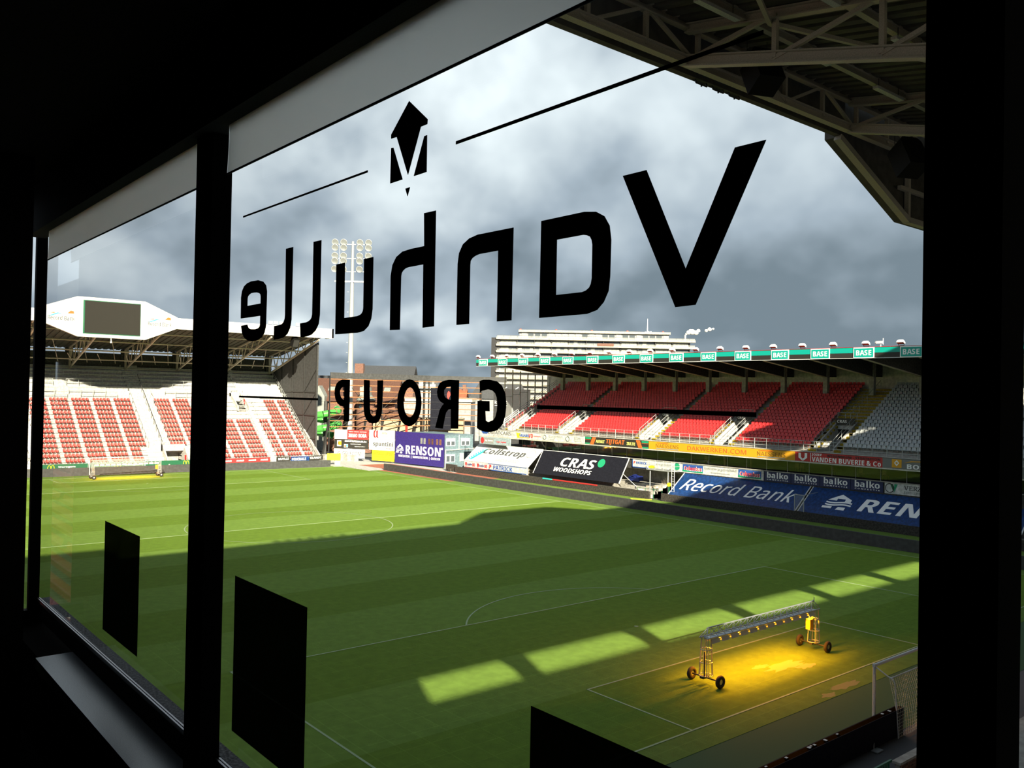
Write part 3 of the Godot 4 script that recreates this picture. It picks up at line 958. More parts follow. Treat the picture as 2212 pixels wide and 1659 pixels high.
# ---------------------------------------------------------------- the stand along the far touchline
func seat_mesh() -> ArrayMesh:   # a bucket seat facing +z, its foot at the origin
	var b := MB.new()
	var w := 0.215
	var prof := [Vector2(0.20, 0.43), Vector2(0.10, 0.455), Vector2(-0.10, 0.43), Vector2(-0.17, 0.50), Vector2(-0.21, 0.66), Vector2(-0.235, 0.82)]
	var wid := [0.9, 1.0, 1.0, 1.0, 1.0, 0.82]
	for i in prof.size() - 1:
		for sg in [-1.0, 1.0]:
			var q: Vector2 = prof[i]
			var p: Vector2 = prof[i + 1]
			var side0 := 0.035 if i < 3 else 0.03
			var a := Vector3(0, q.y, q.x)
			var a2 := Vector3(sg * w * wid[i], q.y + (side0 if i < 3 else 0.0), q.x + (0.0 if i < 3 else side0))
			var c := Vector3(0, p.y, p.x)
			var c2 := Vector3(sg * w * wid[i + 1], p.y + (side0 if i < 2 else 0.0), p.x + (0.0 if i < 2 else side0))
			var n := (c - a).cross(a2 - a).normalized() * (1.0 if sg > 0 else -1.0)
			if n.y + n.z < 0:
				n = -n
			b.quad(a, a2, c2, c, n)
			b.quad(a - n * 0.025, a2 - n * 0.025, c2 - n * 0.025, c - n * 0.025, -n)
	b.bar(Vector3(0, 0.20, -0.15), Vector3(0, 0.43, 0.0), 0.05, 0.04)
	return b.mesh()


func stuff(called: String, label: String, cat: String, m: Mesh, ma: Material, xs: Array, parent: Node = null) -> void:
	if xs.is_empty():
		return
	var mm := MultiMesh.new()
	mm.transform_format = MultiMesh.TRANSFORM_3D
	mm.mesh = m
	mm.instance_count = xs.size()
	for i in xs.size():
		mm.set_instance_transform(i, xs[i])
	var o := MultiMeshInstance3D.new()
	o.name = called
	o.multimesh = mm
	o.material_override = ma
	if parent:
		parent.add_child(o, true)
		o.set_meta("kind", "stuff")
	else:
		add_child(o, true)
		tag(o, label, cat, "", "stuff")


const ROWS := 20
const R_AISLES := [-79.35, -68.2, -50.4, -39.4]
const R_VOMS := [[-79.6, -77.7], [-68.3, -66.3], [-53.3, -51.3], [-41.7, -39.7], [-28.9, -26.7]]

func row_x(i: int) -> float:
	return 81.2 + 0.59 * i

func row_y(i: int) -> float:
	return 7.15 + 0.345 * i

func in_vom(z: float, i: int) -> bool:
	if i > 7:
		return false
	for q in R_VOMS:
		if z > q[0] - 0.75 and z < q[1] + 0.75:
			return true
	return false


func sloped(called: String, label: String, z0: float, z1: float, xb: float, yb: float, xt: float, yt: float, m: String) -> Node3D:
	var y := Vector3(xt - xb, yt - yb, 0)
	var h := y.length()
	y /= h
	var x := Vector3(0, 0, 1)
	var o := T(called, label, "banner", Vector3((xb + xt) * 0.5, (yb + yt) * 0.5, (z0 + z1) * 0.5), "", Basis(x, y, x.cross(y)))
	var b := MB.new()
	b.box(Vector3(0, 0, -0.03), Vector3(z1 - z0, h, 0.06))
	P("sheet", b.mesh(), M[m], o)
	b = MB.new()
	var w := (z1 - z0) * 0.5
	for s in [-1.0, 1.0]:
		b.bar(Vector3(w * s, -h / 2, 0), Vector3(w * s, h / 2, 0), 0.09)
	b.bar(Vector3(-w, h / 2, 0), Vector3(w, h / 2, 0), 0.07)
	P("edge_pole", b.mesh(), M.white_paint, o)
	return o


func right_stand() -> void:
	var zl := -85.0
	var zr := -6.0
	var b := MB.new()
	# terraces
	for i in ROWS:
		var x0 := row_x(i)
		var cuts := [zl + 4.0]
		if i <= 7:
			for q in R_VOMS:
				cuts.append(q[0]); cuts.append(q[1])
		cuts.append(zr)
		for k in range(0, cuts.size(), 2):
			b.span(Vector3(x0, row_y(i) - 0.45, cuts[k]), Vector3(93.6 if i == ROWS - 1 else x0 + 1.2, row_y(i), cuts[k + 1]))
	b.span(Vector3(80.0, 6.5, zl), Vector3(81.4, 6.95, zr))
	S("terrace_side", b, M.concrete, "stepped concrete terrace of the red and grey seated stand", "terrace")
	b = MB.new()
	b.span(Vector3(93.0, 0, zl + 1), Vector3(93.5, 17.0, zr))
	S("wall_side", b, M.off_white, "pale back wall behind the red and grey seats", "wall")
	b = MB.new()
	b.span(Vector3(80.05, 6.88, zl), Vector3(80.3, 6.97, zr))
	b.span(Vector3(79.9, 5.78, zl), Vector3(80.2, 5.92, zr))
	b.span(Vector3(80.0, 5.9, zl), Vector3(80.3, 6.9, zr))
	S("trim_1", b, M.off_white, "pale concrete edge that carries the row of boards below the red seats", "trim")
	# roof
	b = MB.new()
	b.span(Vector3(78.0, 16.95, -83.5), Vector3(94.0, 17.5, zr))
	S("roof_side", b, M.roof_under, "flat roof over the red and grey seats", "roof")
	var fa := T("roof_fascia", "long teal over black fascia along the roof edge above the red seats", "fascia", Vector3(78.0, 16.5, -45))
	b = MB.new()
	b.span(Vector3(-0.06, 0.52, -38.5), Vector3(0.06, 1.05, 39))
	P("teal_band", b.mesh(), M.teal, fa)
	b = MB.new()
	b.span(Vector3(-0.05, 0.03, -38.5), Vector3(0.05, 0.52, 39))
	P("black_band", b.mesh(), M.panel_black, fa)
	b = MB.new()
	b.span(Vector3(-0.08, -0.02, -38.5), Vector3(0.08, 0.03, 39))
	P("drip_edge", b.mesh(), M.white_paint, fa)
	b = MB.new()
	b.span(Vector3(-0.09, 1.05, -38.55), Vector3(0.12, 1.09, 39))
	P("red_capping", b.mesh(), M.panel_red, fa)
	for i in 15:
		var o := board("roof_sign", "teal and white sign on the far roof edge, %s from its left end" % nth(i), Vector3(77.90, 17.02, -81.76 + 4.61 * i), Vector3(-1, 0, 0), 2.1, 1.05, "white_letter", "teal signs along the roof edge")
		patch(o, 0, 0, 1.92, 0.87, "teal")
		write(o, "BASE", 0, 0, 1.55, 0.5, "white_letter")
	# wedge beams and columns
	for k in 12:
		var z := -27.7 - 5.6 * k if k < 10 else -27.7 + 5.6 * (k - 9)
		if z < -83.5:
			continue
		var c := T("roof_column", "grey column and deep tapering beam under the far roof, %s bay from the left" % nth(11 - (k + 2 if k < 10 else 11 - k)), "column", Vector3(91, 13, z), "roof columns of the red stand")
		b = MB.new()
		b.span(Vector3(-0.25, 0.0, -0.28), Vector3(0.25, 4.0, 0.28))
		P("shaft", b.mesh(), M.concrete, c)
		b = MB.new()
		b.poly(PackedVector2Array([Vector2(-12.7, 3.5), Vector2(-0.3, 2.1), Vector2(2.0, 2.1), Vector2(2.0, 3.98), Vector2(-12.7, 3.98)]), at(Vector3(0, 0, -0.14)), 0.28)
		P("beam", b.mesh(), M.dark_concrete, c)
		b = MB.new()
		b.bar(Vector3(-12.7, 3.47, 0), Vector3(-0.3, 2.07, 0), 0.4, 0.05)
		P("flange", b.mesh(), M.cream_steel, c)
	for i in 20:
		lamp_head(Vector3(78.25, 17.58, -83.3 + 3.42 * i), Vector3(-1, 0, 0), 0.95, "pale floodlight with a red face on the far roof edge, %s from its left end" % nth(i), "floodlights along the far roof edge", "white_paint", "red_plate", 1.15)
	var camo := T("roof_camera", "small pale camera on the far roof edge between two floodlights", "camera", Vector3(78.2, 17.58, -20.3))
	b = MB.new()
	b.tube(Vector3(0, 0, 0), Vector3(0, 0.3, 0), 0.05, 0.05, 6, true)
	P("mount", b.mesh(), M.white_paint, camo)
	b = MB.new()
	b.box(Vector3(0, 0.42, -0.1), Vector3(0.25, 0.25, 0.6))
	b.tube(Vector3(0, 0.42, -0.4), Vector3(0, 0.42, -0.5), 0.1, 0.12, 8, true)
	b.box(Vector3(0, 0.5, 0.25), Vector3(0.06, 0.6, 0.06))
	P("body", b.mesh(), M.white_paint, camo)
	# seats
	var sm := seat_mesh()
	var B := facing(Vector3(-1, 0, 0))
	var reds := []
	var greys := []
	var more := []
	for i in ROWS:
		var lim := -17.0 - (row_x(i) - 80.0) * 0.465
		var j := 0
		var z := -25.65
		while z < zr - 0.3:
			var p := Vector3(row_x(i) + 0.36, row_y(i), z)
			if z < lim:
				greys.append([p, i, j])
			else:
				more.append(Transform3D(B, p))
			z += 0.5
			j += 1
		z = -29.85
		j = 0
		while z > -80.6:
			var ok := not in_vom(z, i)
			for a in R_AISLES:
				if absf(z - a) < 0.5:
					ok = false
			if ok:
				reds.append([Vector3(row_x(i) + 0.36, row_y(i), z), i, j])
				j += 1
			z -= 0.5
	for q in greys:
		var o := T("grey_stadium_chair", "grey plastic seat, %s row above the railing, %s along from the wide yellow stairs" % [nth(q[1]), nth(q[2])], "seat", q[0], "grey seats right of the yellow stairs", B)
		P("bucket", sm, M.seat_grey, o)
	reds.sort_custom(func(a, c): return a[0].distance_squared_to(K) < c[0].distance_squared_to(K))
	var far_reds := []
	for k in reds.size():
		var q = reds[k]
		if k < 300:
			var o := T("red_stadium_chair", "red plastic seat, %s row above the railing, %s along from the wide yellow stairs" % [nth(q[1]), nth(q[2])], "seat", q[0], "red seats left of the yellow stairs", B)
			P("bucket", sm, M.seat_red, o)
		else:
			far_reds.append(Transform3D(B, q[0]))
	stuff("red_seating", "rows of red plastic seats filling the stand further left of the yellow stairs", "seats", sm, M.seat_red, far_reds)
	stuff("grey_seats", "rows of grey plastic seats beyond the right side of the view", "seats", sm, M.seat_grey, more)
	# yellow edged steps in the aisles
	for k in R_AISLES.size():
		var a: float = R_AISLES[k]
		var o := T("stair_flight", "narrow steps with yellow edges climbing between red seats, %s aisle from the left" % nth(k), "stairs", Vector3(81.2, 7.15, a), "narrow yellow edged aisles")
		for i in range(7, ROWS):
			b = MB.new()
			b.span(Vector3(0.59 * i - 0.04, 0.345 * i - 0.17, -0.4), Vector3(0.59 * i + 0.25, 0.345 * i + 0.03, 0.4))
			P("step", b.mesh(), M.step_yellow if i % 2 == 0 else M.concrete, o)
	var ws := T("stair_flight", "wide flight of yellow edged steps between the red and the grey seats", "stairs", Vector3(81.2, 7.15, -27.75))
	for i in ROWS:
		for q in ([[-1.85, -0.95], [1.1, 1.9]] if i <= 7 else [[-1.85, 1.9]]):
			b = MB.new()
			b.span(Vector3(0.59 * i - 0.04, 0.345 * i - 0.2, q[0]), Vector3(0.59 * i + 0.25, 0.345 * i + 0.03, q[1]))
			P("step", b.mesh(), M.step_yellow, ws)
	for q in [-0.3, 0.3]:
		b = MB.new()
		b.path([Vector3(0.59 * 8, 0.345 * 8, q), Vector3(0.59 * 8, 0.345 * 8 + 1.0, q), Vector3(0.59 * 19, 0.345 * 19 + 1.0, q), Vector3(0.59 * 19, 0.345 * 19, q)], 0.03)
		for i in [11, 14, 17]:
			b.tube(Vector3(0.59 * i, 0.345 * i, q), Vector3(0.59 * i, 0.345 * i + 1.0, q), 0.025)
		P("handrail", b.mesh(), M.galvanised, ws)
	# the stairwells that open into the seats
	for k in R_VOMS.size():
		var q: Array = R_VOMS[k]
		var zc: float = (q[0] + q[1]) * 0.5
		var w: float = (q[1] - q[0]) * 0.5
		var o := T("stairwell", "pale walled stairwell with yellow steps and a black name board, %s from the left" % nth(k), "stairwell", Vector3(80.3, 6.95, zc), "stairwells in the front rows")
		b = MB.new()
		for s in [-1.0, 1.0]:
			b.poly(PackedVector2Array([Vector2(0.9, -0.6), Vector2(5.6, -0.6), Vector2(5.6, 3.15), Vector2(0.9, 0.42)]), at(Vector3(0, 0, s * w - 0.08)), 0.16)
		b.span(Vector3(5.3, -0.6, -w), Vector3(5.6, 1.2, w))
		b.span(Vector3(5.3, 2.3, -w), Vector3(5.6, 3.15, w))
		P("side_wall", b.mesh(), M.pale_concrete, o)
		b = MB.new()
		b.quad(Vector3(5.55, 0.0, -w), Vector3(5.55, 2.3, -w), Vector3(5.55, 2.3, w), Vector3(5.55, 0.0, w))
		P("opening", b.mesh(), M.panel_black, o)
		b = MB.new()
		b.span(Vector3(0.9, -0.6, -w), Vector3(5.4, -0.02, w))
		P("landing", b.mesh(), M.pale_concrete, o)
		for i in 8:
			for s in [-1.0, 1.0]:
				b = MB.new()
				b.span(Vector3(0.86 + 0.59 * i, 0.05 + 0.345 * i, s * (w + 0.14)), Vector3(0.86 + 0.59 * i + 0.3, 0.25 + 0.345 * i, s * (w + 0.7)))
				P("step", b.mesh(), M.step_yellow, o)
		for s in [-1.0, 1.0]:
			b = MB.new()
			b.path([Vector3(0.9, 0.3, s * w), Vector3(0.9, 1.35, s * w), Vector3(5.6, 4.1, s * w), Vector3(5.6, 3.0, s * w)], 0.03)
			b.tube(Vector3(0.9, 0.9, s * w), Vector3(5.6, 3.6, s * w), 0.022)
			for t in [0.33, 0.66]:
				b.tube(Vector3(lerpf(0.9, 5.6, t), lerpf(0.3, 3.0, t), s * w), Vector3(lerpf(0.9, 5.6, t), lerpf(1.35, 4.1, t), s * w), 0.025)
			P("handrail", b.mesh(), M.galvanised, o)
		b = MB.new()
		b.tube(Vector3(5.6, 4.1, -w), Vector3(5.6, 4.1, w), 0.03)
		P("top_rail", b.mesh(), M.galvanised, o)
		b = MB.new()
		b.span(Vector3(5.18, 2.75, -w), Vector3(5.24, 3.5, w))
		P("name_board", b.mesh(), M.panel_black, o)
		P("lettering", words("CRAS", w * 1.0, 0.32), M.white_letter, o, Transform3D(facing(Vector3(-1, 0, 0)), Vector3(5.165, 3.15, -w * 0.35)))
		if k in [2, 3]:
			b = MB.new()
			b.box(Vector3(3.2, 0.9, w - 0.10), Vector3(0.35, 0.5, 0.03))
			P("green_notice", b.mesh(), M.green_letter, o)
	# front railing
	var rl := T("railing", "galvanised railing along the front of the red and grey seats", "railing", Vector3(80.15, 6.95, zl))
	var z := 0.0
	while z < zr - zl:
		b = MB.new()
		b.tube(Vector3(0, 0, z), Vector3(0, 1.1, z), 0.035, 0.035, 6, true)
		P("post", b.mesh(), M.galvanised, rl)
		z += 1.5
	for h in [0.4, 0.75, 1.1]:
		b = MB.new()
		b.tube(Vector3(0, h, 0), Vector3(0, h, zr - zl), 0.028, 0.028, 6, true)
		P("rail", b.mesh(), M.galvanised, rl)
	# rails that fall along the left flank
	var fl := T("railing", "pale railing sloping down the left flank of the red seats", "railing", Vector3(81.2, 7.15, -81.0))
	for h in [0.5, 0.8, 1.1]:
		b = MB.new()
		b.tube(Vector3(0, h, 0), Vector3(11.2, 6.55 + h, 0), 0.03, 0.03, 6, true)
		P("rail", b.mesh(), M.white_paint, fl)
	for i in 8:
		b = MB.new()
		b.tube(Vector3(1.6 * i, 0.934 * i, 0), Vector3(1.6 * i, 0.934 * i + 1.1, 0), 0.03, 0.03, 6, true)
		P("post", b.mesh(), M.white_paint, fl)
	var gs := T("glazed_screen", "tall glazed wind screen at the left end of the red seated stand", "screen", Vector3(82.6, 7.4, -82.2))
	for i in 7:
		var x := 1.55 * i
		b = MB.new()
		b.span(Vector3(x - 0.07, 0.58 * x, -0.07), Vector3(x + 0.07, 8.9 - 0.11 * x, 0.07))
		P("mullion", b.mesh(), M.galvanised if i else M.white_paint, gs)
		if i < 6:
			for h in [0.0, 0.5]:
				var y0 := lerpf(0.58 * (x + 0.8), 8.8 - 0.11 * x, h)
				var y1 := lerpf(0.58 * (x + 0.8), 8.8 - 0.11 * x, h + 0.48)
				b = MB.new()
				b.quad(Vector3(x + 0.07, y0, 0), Vector3(x + 1.48, y0, 0), Vector3(x + 1.48, y1, 0), Vector3(x + 0.07, y1, 0))
				P("pane", b.mesh(), M.pane_screen, gs)
			b = MB.new()
			var ym := lerpf(0.58 * (x + 0.8), 8.8 - 0.11 * x, 0.49)
			b.span(Vector3(x, ym - 0.04, -0.05), Vector3(x + 1.55, ym + 0.04, 0.05))
			P("transom", b.mesh(), M.galvanised, gs)
	right_signs()
	lounge()
	tunnel()


func lamp_head(p: Vector3, n: Vector3, s: float, label: String, group: String, back: String, front := "white_paint", tilt := 0.55) -> void:
	var o := T("floodlight", label, "floodlight", p, group, facing(n).scaled(Vector3.ONE * s))
	var b := MB.new()
	b.path([Vector3(-0.28, 0.42, 0.1), Vector3(-0.28, 0.06, 0), Vector3(0.28, 0.06, 0), Vector3(0.28, 0.42, 0.1)], 0.025)
	b.tube(Vector3(0, 0, 0), Vector3(0, 0.08, 0), 0.03)
	P("bracket", b.mesh(), M.dark_steel, o)
	b = MB.new()
	var B := Basis(Vector3(1, 0, 0), tilt)
	var prev := []
	for q in [[0.36, 0.16], [0.34, -0.02], [0.26, -0.16], [0.12, -0.22]]:   # a shallow dish that narrows to the back
		var rg := []
		for c in [Vector2(-1, -1), Vector2(1, -1), Vector2(1, 1), Vector2(-1, 1)]:
			rg.append(Vector3(0, 0.42, 0.08) + B * Vector3(c.x * q[0], c.y * q[0] * 0.6, q[1]))
		if prev:
			for k in 4:
				b.quad(prev[k], prev[(k + 1) % 4], rg[(k + 1) % 4], rg[k])
		prev = rg
	b.quad(prev[0], prev[1], prev[2], prev[3])
	P("housing", b.mesh(), M[back], o)
	b = MB.new()
	b.box(Vector3(0, 0.42, 0.08) + B * Vector3(0, 0, 0.155), Vector3(0.68, 0.4, 0.02), B)
	P("lens", b.mesh(), M[front], o)


func right_signs() -> void:
	var n := Vector3(-1, 0, 0)
	var o: Node3D
	var y := 6.4
	# the upper row, below the seats
	o = board("advertising_board", "long white board below the red seats at the left, car lettering and small logos", Vector3(79.88, y, -73.35), n, 23.1, 0.94, "banner_white")
	write(o, "DMATCARS", -6.6, 0.12, 5.4, 0.5, "grey_letter", "regular")
	write(o, "WAREGEM", -7.0, -0.3, 2.4, 0.16, "pale_letter", "regular")
	write(o, "mc", -3.3, 0.0, 0.9, 0.24, "pale_letter", "regular")
	shape(o, "logo", [Vector2(-11, 0.15), Vector2(-10.6, 0.4), Vector2(-9.6, 0.4), Vector2(-9.2, 0.15), Vector2(-9.6, -0.15), Vector2(-10.6, -0.15)], "blue_letter")
	shape(o, "logo", [Vector2(-2.7, 0.38), Vector2(-2.2, 0.3), Vector2(-1.7, 0.38), Vector2(-2.0, -0.4), Vector2(-2.4, -0.4)], "panel_lemon")
	write(o, "ARGABEL", -0.9, 0.0, 2.3, 0.36, "blue_letter")
	patch(o, -0.9, -0.3, 2.3, 0.12, "panel_yellow")
	write(o, "VD", 0.55, 0.02, 0.9, 0.62, "red_letter")
	write(o, "machinery", 2.0, 0.0, 1.6, 0.18, "red_letter", "regular")
	for q in [[3.6, 0.3], [8.3, 0.33]]:
		var b := MB.new()
		b.torus(Vector3(q[0], 0.02, 0.01), Vector3(0, 0, 1), q[1], 0.07, 22, 5)
		P("ring_logo", b.mesh(), M.pale_letter, o)
	write(o, "Coopman", 5.8, 0.12, 2.7, 0.44, "pale_letter", "regular")
	write(o, "Orona", 5.0, -0.27, 0.9, 0.17, "pale_letter", "regular")
	for q in [[0.22, "Liften"], [0.0, "Roltrappen"], [-0.22, "Service"]]:
		write(o, q[1], 10.2, q[0], 1.3, 0.15, "pale_letter", "regular")
	o = board("advertising_board", "black board with yellow and orange road firm lettering between white and yellow boards", Vector3(79.88, y, -56.2), n, 11.1, 0.94, "panel_black")
	for s in [-1.0, 1.0]:
		patch(o, s * 5.0, 0.33, 1.1, 0.24, "green_letter")
		patch(o, s * 5.0, -0.38, 1.1, 0.16, "green_letter")
		patch(o, s * 5.0, 0.12, 1.1, 0.04, "orange_letter")
		shape(o, "slanted_bar", [Vector2(s * 4.6, -0.47), Vector2(s * 3.95, -0.47), Vector2(s * 3.5, 0.47), Vector2(s * 4.15, 0.47)], "orange_letter", 0.014)
	write(o, "ASFALT", -2.75, -0.03, 1.55, 0.36, "yellow_letter")
	write(o, "TIJTGAT", -0.1, 0.0, 3.2, 0.72, "orange_letter", "bold", 0.15)
	write(o, "ZULTE", 2.65, -0.03, 1.4, 0.36, "yellow_letter")
	o = board("advertising_board", "long yellow board with thin orange roofing lettering below the red seats", Vector3(79.88, y, -40.45), n, 20.25, 0.94, "panel_yellow")
	write(o, "DAKWERKEN.COM", 0.0, 0.0, 8.2, 0.5, "orange_letter", "regular")
	for q in [-7.2, 7.25]:
		write(o, "NAESSENS", q, 0.0, 3.5, 0.44, "brown_letter", "regular")
		write(o, "DAKWERKEN", q - 0.7, 0.34, 1.7, 0.13, "orange_letter", "regular")
		patch(o, q, -0.34, 3.4, 0.1, "pale_letter")
	o = board("advertising_board", "red board with white lettering and a white shield mark below the stairs", Vector3(79.88, y, -25.55), n, 9.5, 0.94, "panel_red")
	for s in [-1.0, 1.0]:
		shape(o, "shield_mark", [Vector2(-3.85 + s * 0.5, 0.38), Vector2(-3.85 + s * 0.22, 0.38), Vector2(-3.85 + s * 0.22, -0.05), Vector2(-3.85 + s * 0.02, -0.2), Vector2(-3.85 + s * 0.02, -0.44), Vector2(-3.85 + s * 0.5, -0.1)], "white_letter")
	patch(o, -2.95, 0, 0.06, 0.9, "white_letter")
	write(o, "JOZEF", -2.25, 0.28, 1.15, 0.28, "white_letter")
	write(o, "WEGENBOUW - STORTBETON", 1.7, 0.26, 5.6, 0.24, "black_letter")
	write(o, "VANDEN BUVERIE & Co", 0.9, -0.18, 7.4, 0.48, "white_letter")
	o = board("advertising_board", "grey board with a yellow car badge panel at the right below the grey seats", Vector3(79.88, y, -13.4), n, 14.8, 0.94, "panel_grey")
	patch(o, -6.0, 0.02, 0.95, 0.8, "panel_yellow")
	var d := MB.new()
	d.holed(PackedVector2Array([Vector2(-6.0, 0.36), Vector2(-5.75, 0.06), Vector2(-6.0, -0.24), Vector2(-6.25, 0.06)]), PackedVector2Array([Vector2(-6.0, 0.2), Vector2(-5.87, 0.06), Vector2(-6.0, -0.08), Vector2(-6.13, 0.06)]), at(Vector3(0, 0, 0.013)), 0.02)
	P("badge", d.mesh(), M.white_letter, o)
	shape(o, "swoosh", [Vector2(-5.3, 0.1), Vector2(-4.5, 0.26), Vector2(-3, 0.3), Vector2(0, 0.28), Vector2(0, 0.36), Vector2(-3, 0.38), Vector2(-4.6, 0.34)], "panel_yellow")
	write(o, "BOSSUYT", -3.1, -0.2, 3.8, 0.42, "white_letter")
	o = board("advertising_board", "faded pale blue board with a red spot under the left end of the white board", Vector3(79.9, 5.22, -81.1), n, 7.5, 1.1, "panel_pale_blue")
	shape(o, "red_spot", circle(-3.0, 0.0, 0.42, 0.48), "panel_red")
	patch(o, -1.4, 0.0, 2.3, 0.8, "pale_letter")
	write(o, "Ing. Kennes", -1.4, 0.0, 1.9, 0.28, "white_letter", "regular")
	write(o, "bouw + renovatie", 1.6, -0.05, 2.2, 0.2, "red_letter", "regular")
	# the lower row under the dark windows
	y = 3.9
	o = board("advertising_board", "white blue-edged sportswear board beside the dark banner, under the dark windows", Vector3(80.98, y, -52.9), n, 2.7, 1.1, "banner_white")
	patch(o, 0, -0.5, 2.7, 0.1, "blue_letter")
	patch(o, -1.3, 0, 0.08, 1.1, "blue_letter")
	patch(o, 0, 0.52, 2.7, 0.06, "blue_letter")
	pmark(o, -0.95, 0.08, 0.3)
	write(o, "PATRICK", 0.2, 0.06, 1.7, 0.3, "blue_letter")
	o = board("advertising_board", "white board with pale green leaf marks behind the platform cage", Vector3(80.98, y, -49.0), n, 5.1, 1.1, "banner_white")
	shape(o, "leaf_mark", circle(-1.9, -0.3, 0.6, 0.2), "panel_lemon")
	shape(o, "leaf_mark", circle(2.0, 0.05, 0.45, 0.42), "green_letter")
	write(o, "verse groenten", -0.2, 0.1, 2.6, 0.22, "pale_letter", "regular")
	o = board("advertising_board", "long white egg board with two blue and green logo panels above the blue banner", Vector3(80.98, y, -40.6), n, 11.7, 1.1, "banner_white")
	for q in [-4.0, 3.95]:
		patch(o, q, 0, 3.0, 0.86, "blue_letter")
		shape(o, "green_field", [Vector2(q - 1.5, -0.43), Vector2(q + 1.5, -0.43), Vector2(q + 1.5, -0.25), Vector2(q, -0.36), Vector2(q - 1.5, -0.2)], "green_letter", 0.014)
		P("lettering", words("Columbus", 2.7, 0.56, "bold", 0.0, 0.012), M.white_letter, o, at(Vector3(q + 0.03, -0.02, 0.016)))
		P("lettering", words("Columbus", 2.55, 0.48, "bold", 0.0, 0.02), M.red_letter, o, at(Vector3(q + 0.03, 0.0, 0.02)))
	write(o, "Goed voor je gezondheid!", -0.05, 0.16, 4.5, 0.36, "pale_letter", "regular")
	write(o, "www.belovo.com", 0.0, -0.25, 2.6, 0.18, "pale_letter", "regular")
	for i in 4:
		o = board("advertising_board", "navy panel with rounded white lettering, %s of the four in a row" % nth(i), Vector3(80.98, y, -33.15 + 3.4 * i), n, 3.36, 1.1, "panel_navy", "navy panels above the blue banners")
		write(o, "balko", 0.05, 0.14, 2.6, 0.66, "white_letter")
		write(o, "C O N F E C T I E", 0.05, -0.36, 2.6, 0.12, "white_letter")
	o = board("advertising_board", "white insurance board with a green wedge mark at the right of the navy panels", Vector3(80.98, y, -15.4), n, 11.4, 1.1, "banner_white")
	var g := MB.new()
	g.torus(Vector3(-5.2, 0.0, 0.01), Vector3(0, 0, 1), 0.42, 0.04, 24, 5)
	P("ring_mark", g.mesh(), M.black_letter, o)
	shape(o, "wedge_mark", [Vector2(-5.15, 0.42), Vector2(-4.85, 0.42), Vector2(-4.8, -0.4)], "panel_green")
	shape(o, "wedge_mark", [Vector2(-4.75, 0.42), Vector2(-4.4, 0.42), Vector2(-4.75, -0.4)], "green_letter")
	write(o, "VERZEKERINGEN", -1.0, 0.14, 5.6, 0.42, "black_letter", "serif")
	write(o, "DESSELGEM", -2.4, -0.3, 2.8, 0.22, "pale_letter", "serif")
	# sloping banners over the front rows
	o = sloped("sloping_banner", "white sloping banner with grey slanted lettering at the left of the lower stand", -86.2, -71.35, 78.1, 2.03, 81.0, 4.53, "banner_white")
	write(o, "Collstrop", 0.0, 0.35, 9.6, 1.55, "grey_letter", "bold", 0.25)
	write(o, "GARDEN WOOD", 2.0, -1.05, 5.0, 0.5, "pale_letter", "regular", 0.25)
	var ring_b := MB.new()
	ring_b.torus(Vector3(5.9, 0.75, 0.01), Vector3(0, 0, 1), 0.75, 0.03, 24, 5)
	P("ring_mark", ring_b.mesh(), M.pale_letter, o)
	for i in 7:
		for s in [-1.0, 1.0]:
			var c := Vector2(-6.6 + i * 0.25, -1.5 + i * 0.32)
			var dd := Vector2(0.62 * s + 0.25, 0.38)
			var pp := Vector2(-dd.y, dd.x) * 0.28
			shape(o, "leaf_mark", [c, c + dd * 0.5 - pp, c + dd * 1.1, c + dd * 0.5 + pp], "teal_letter")
	o = board("advertising_board", "low white board with beer and sportswear logos hanging below the white sloping banner", Vector3(78.06, 1.5, -78.8), n, 14.9, 0.96, "banner_white")
	for q in [-6.3, -3.3]:
		shape(o, "crest", [Vector2(q - 0.8, 0.3), Vector2(q - 0.4, 0.3), Vector2(q - 0.42, -0.1), Vector2(q - 0.6, -0.35), Vector2(q - 0.78, -0.1)], "red_letter")
		write(o, "Jupiler", q + 0.3, -0.02, 1.3, 0.42, "navy_letter")
		write(o, "00", q + 1.3, 0.0, 0.62, 0.5, "red_letter")
	patch(o, -4.0, -0.44, 6.5, 0.08, "red_letter")
	patch(o, 2.9, 0.44, 8.8, 0.08, "blue_letter")
	patch(o, 2.9, -0.42, 8.8, 0.12, "blue_letter")
	pmark(o, -0.95, 0.02, 0.62)
	write(o, "PATRICK", 2.0, 0.0, 4.4, 0.6, "blue_letter")
	o = sloped("sloping_banner", "black sloping banner with white lettering and a green dot", -70.6, -54.2, 78.5, 1.35, 80.36, 4.51, "banner_black")
	write(o, "CRAS", -0.4, 0.35, 6.4, 1.35, "white_letter", "bold", 0.22)
	write(o, "WOODSHOPS", -0.9, -0.85, 7.2, 0.62, "white_letter", "bold", 0.2)
	shape(o, "green_dot", circle(3.85, 0.72, 0.62, 0.62), "green_letter")
	o = sloped("sloping_banner", "bright blue sloping banner with slanted white bank lettering", -45.9, -29.1, 78.1, 0.9, 81.1, 3.28, "banner_blue")
	write(o, "Record Bank", 0.1, 0.05, 14.6, 1.95, "white_letter", "regular", 0.28)
	o = sloped("sloping_banner", "blue sloping banner with a white house mark and heavy capitals at the right", -28.8, -8.0, 78.1, 0.9, 81.1, 3.25, "banner_blue")
	write(o, "RENSON", 2.0, 0.0, 12.6, 1.75, "white_letter", "bold", 0.2)
	house_mark(o, -6.75, 0.1, 2.9, 2.1)
	# brown wall at the foot, with a gap for the players
	var b := MB.new()
	b.span(Vector3(78.0, 0, -88.5), Vector3(78.3, 0.92, -48.8))
	S("wall_foot_left", b, M.wall_brown, "low brown wall below the white and black banners", "wall")
	b = MB.new()
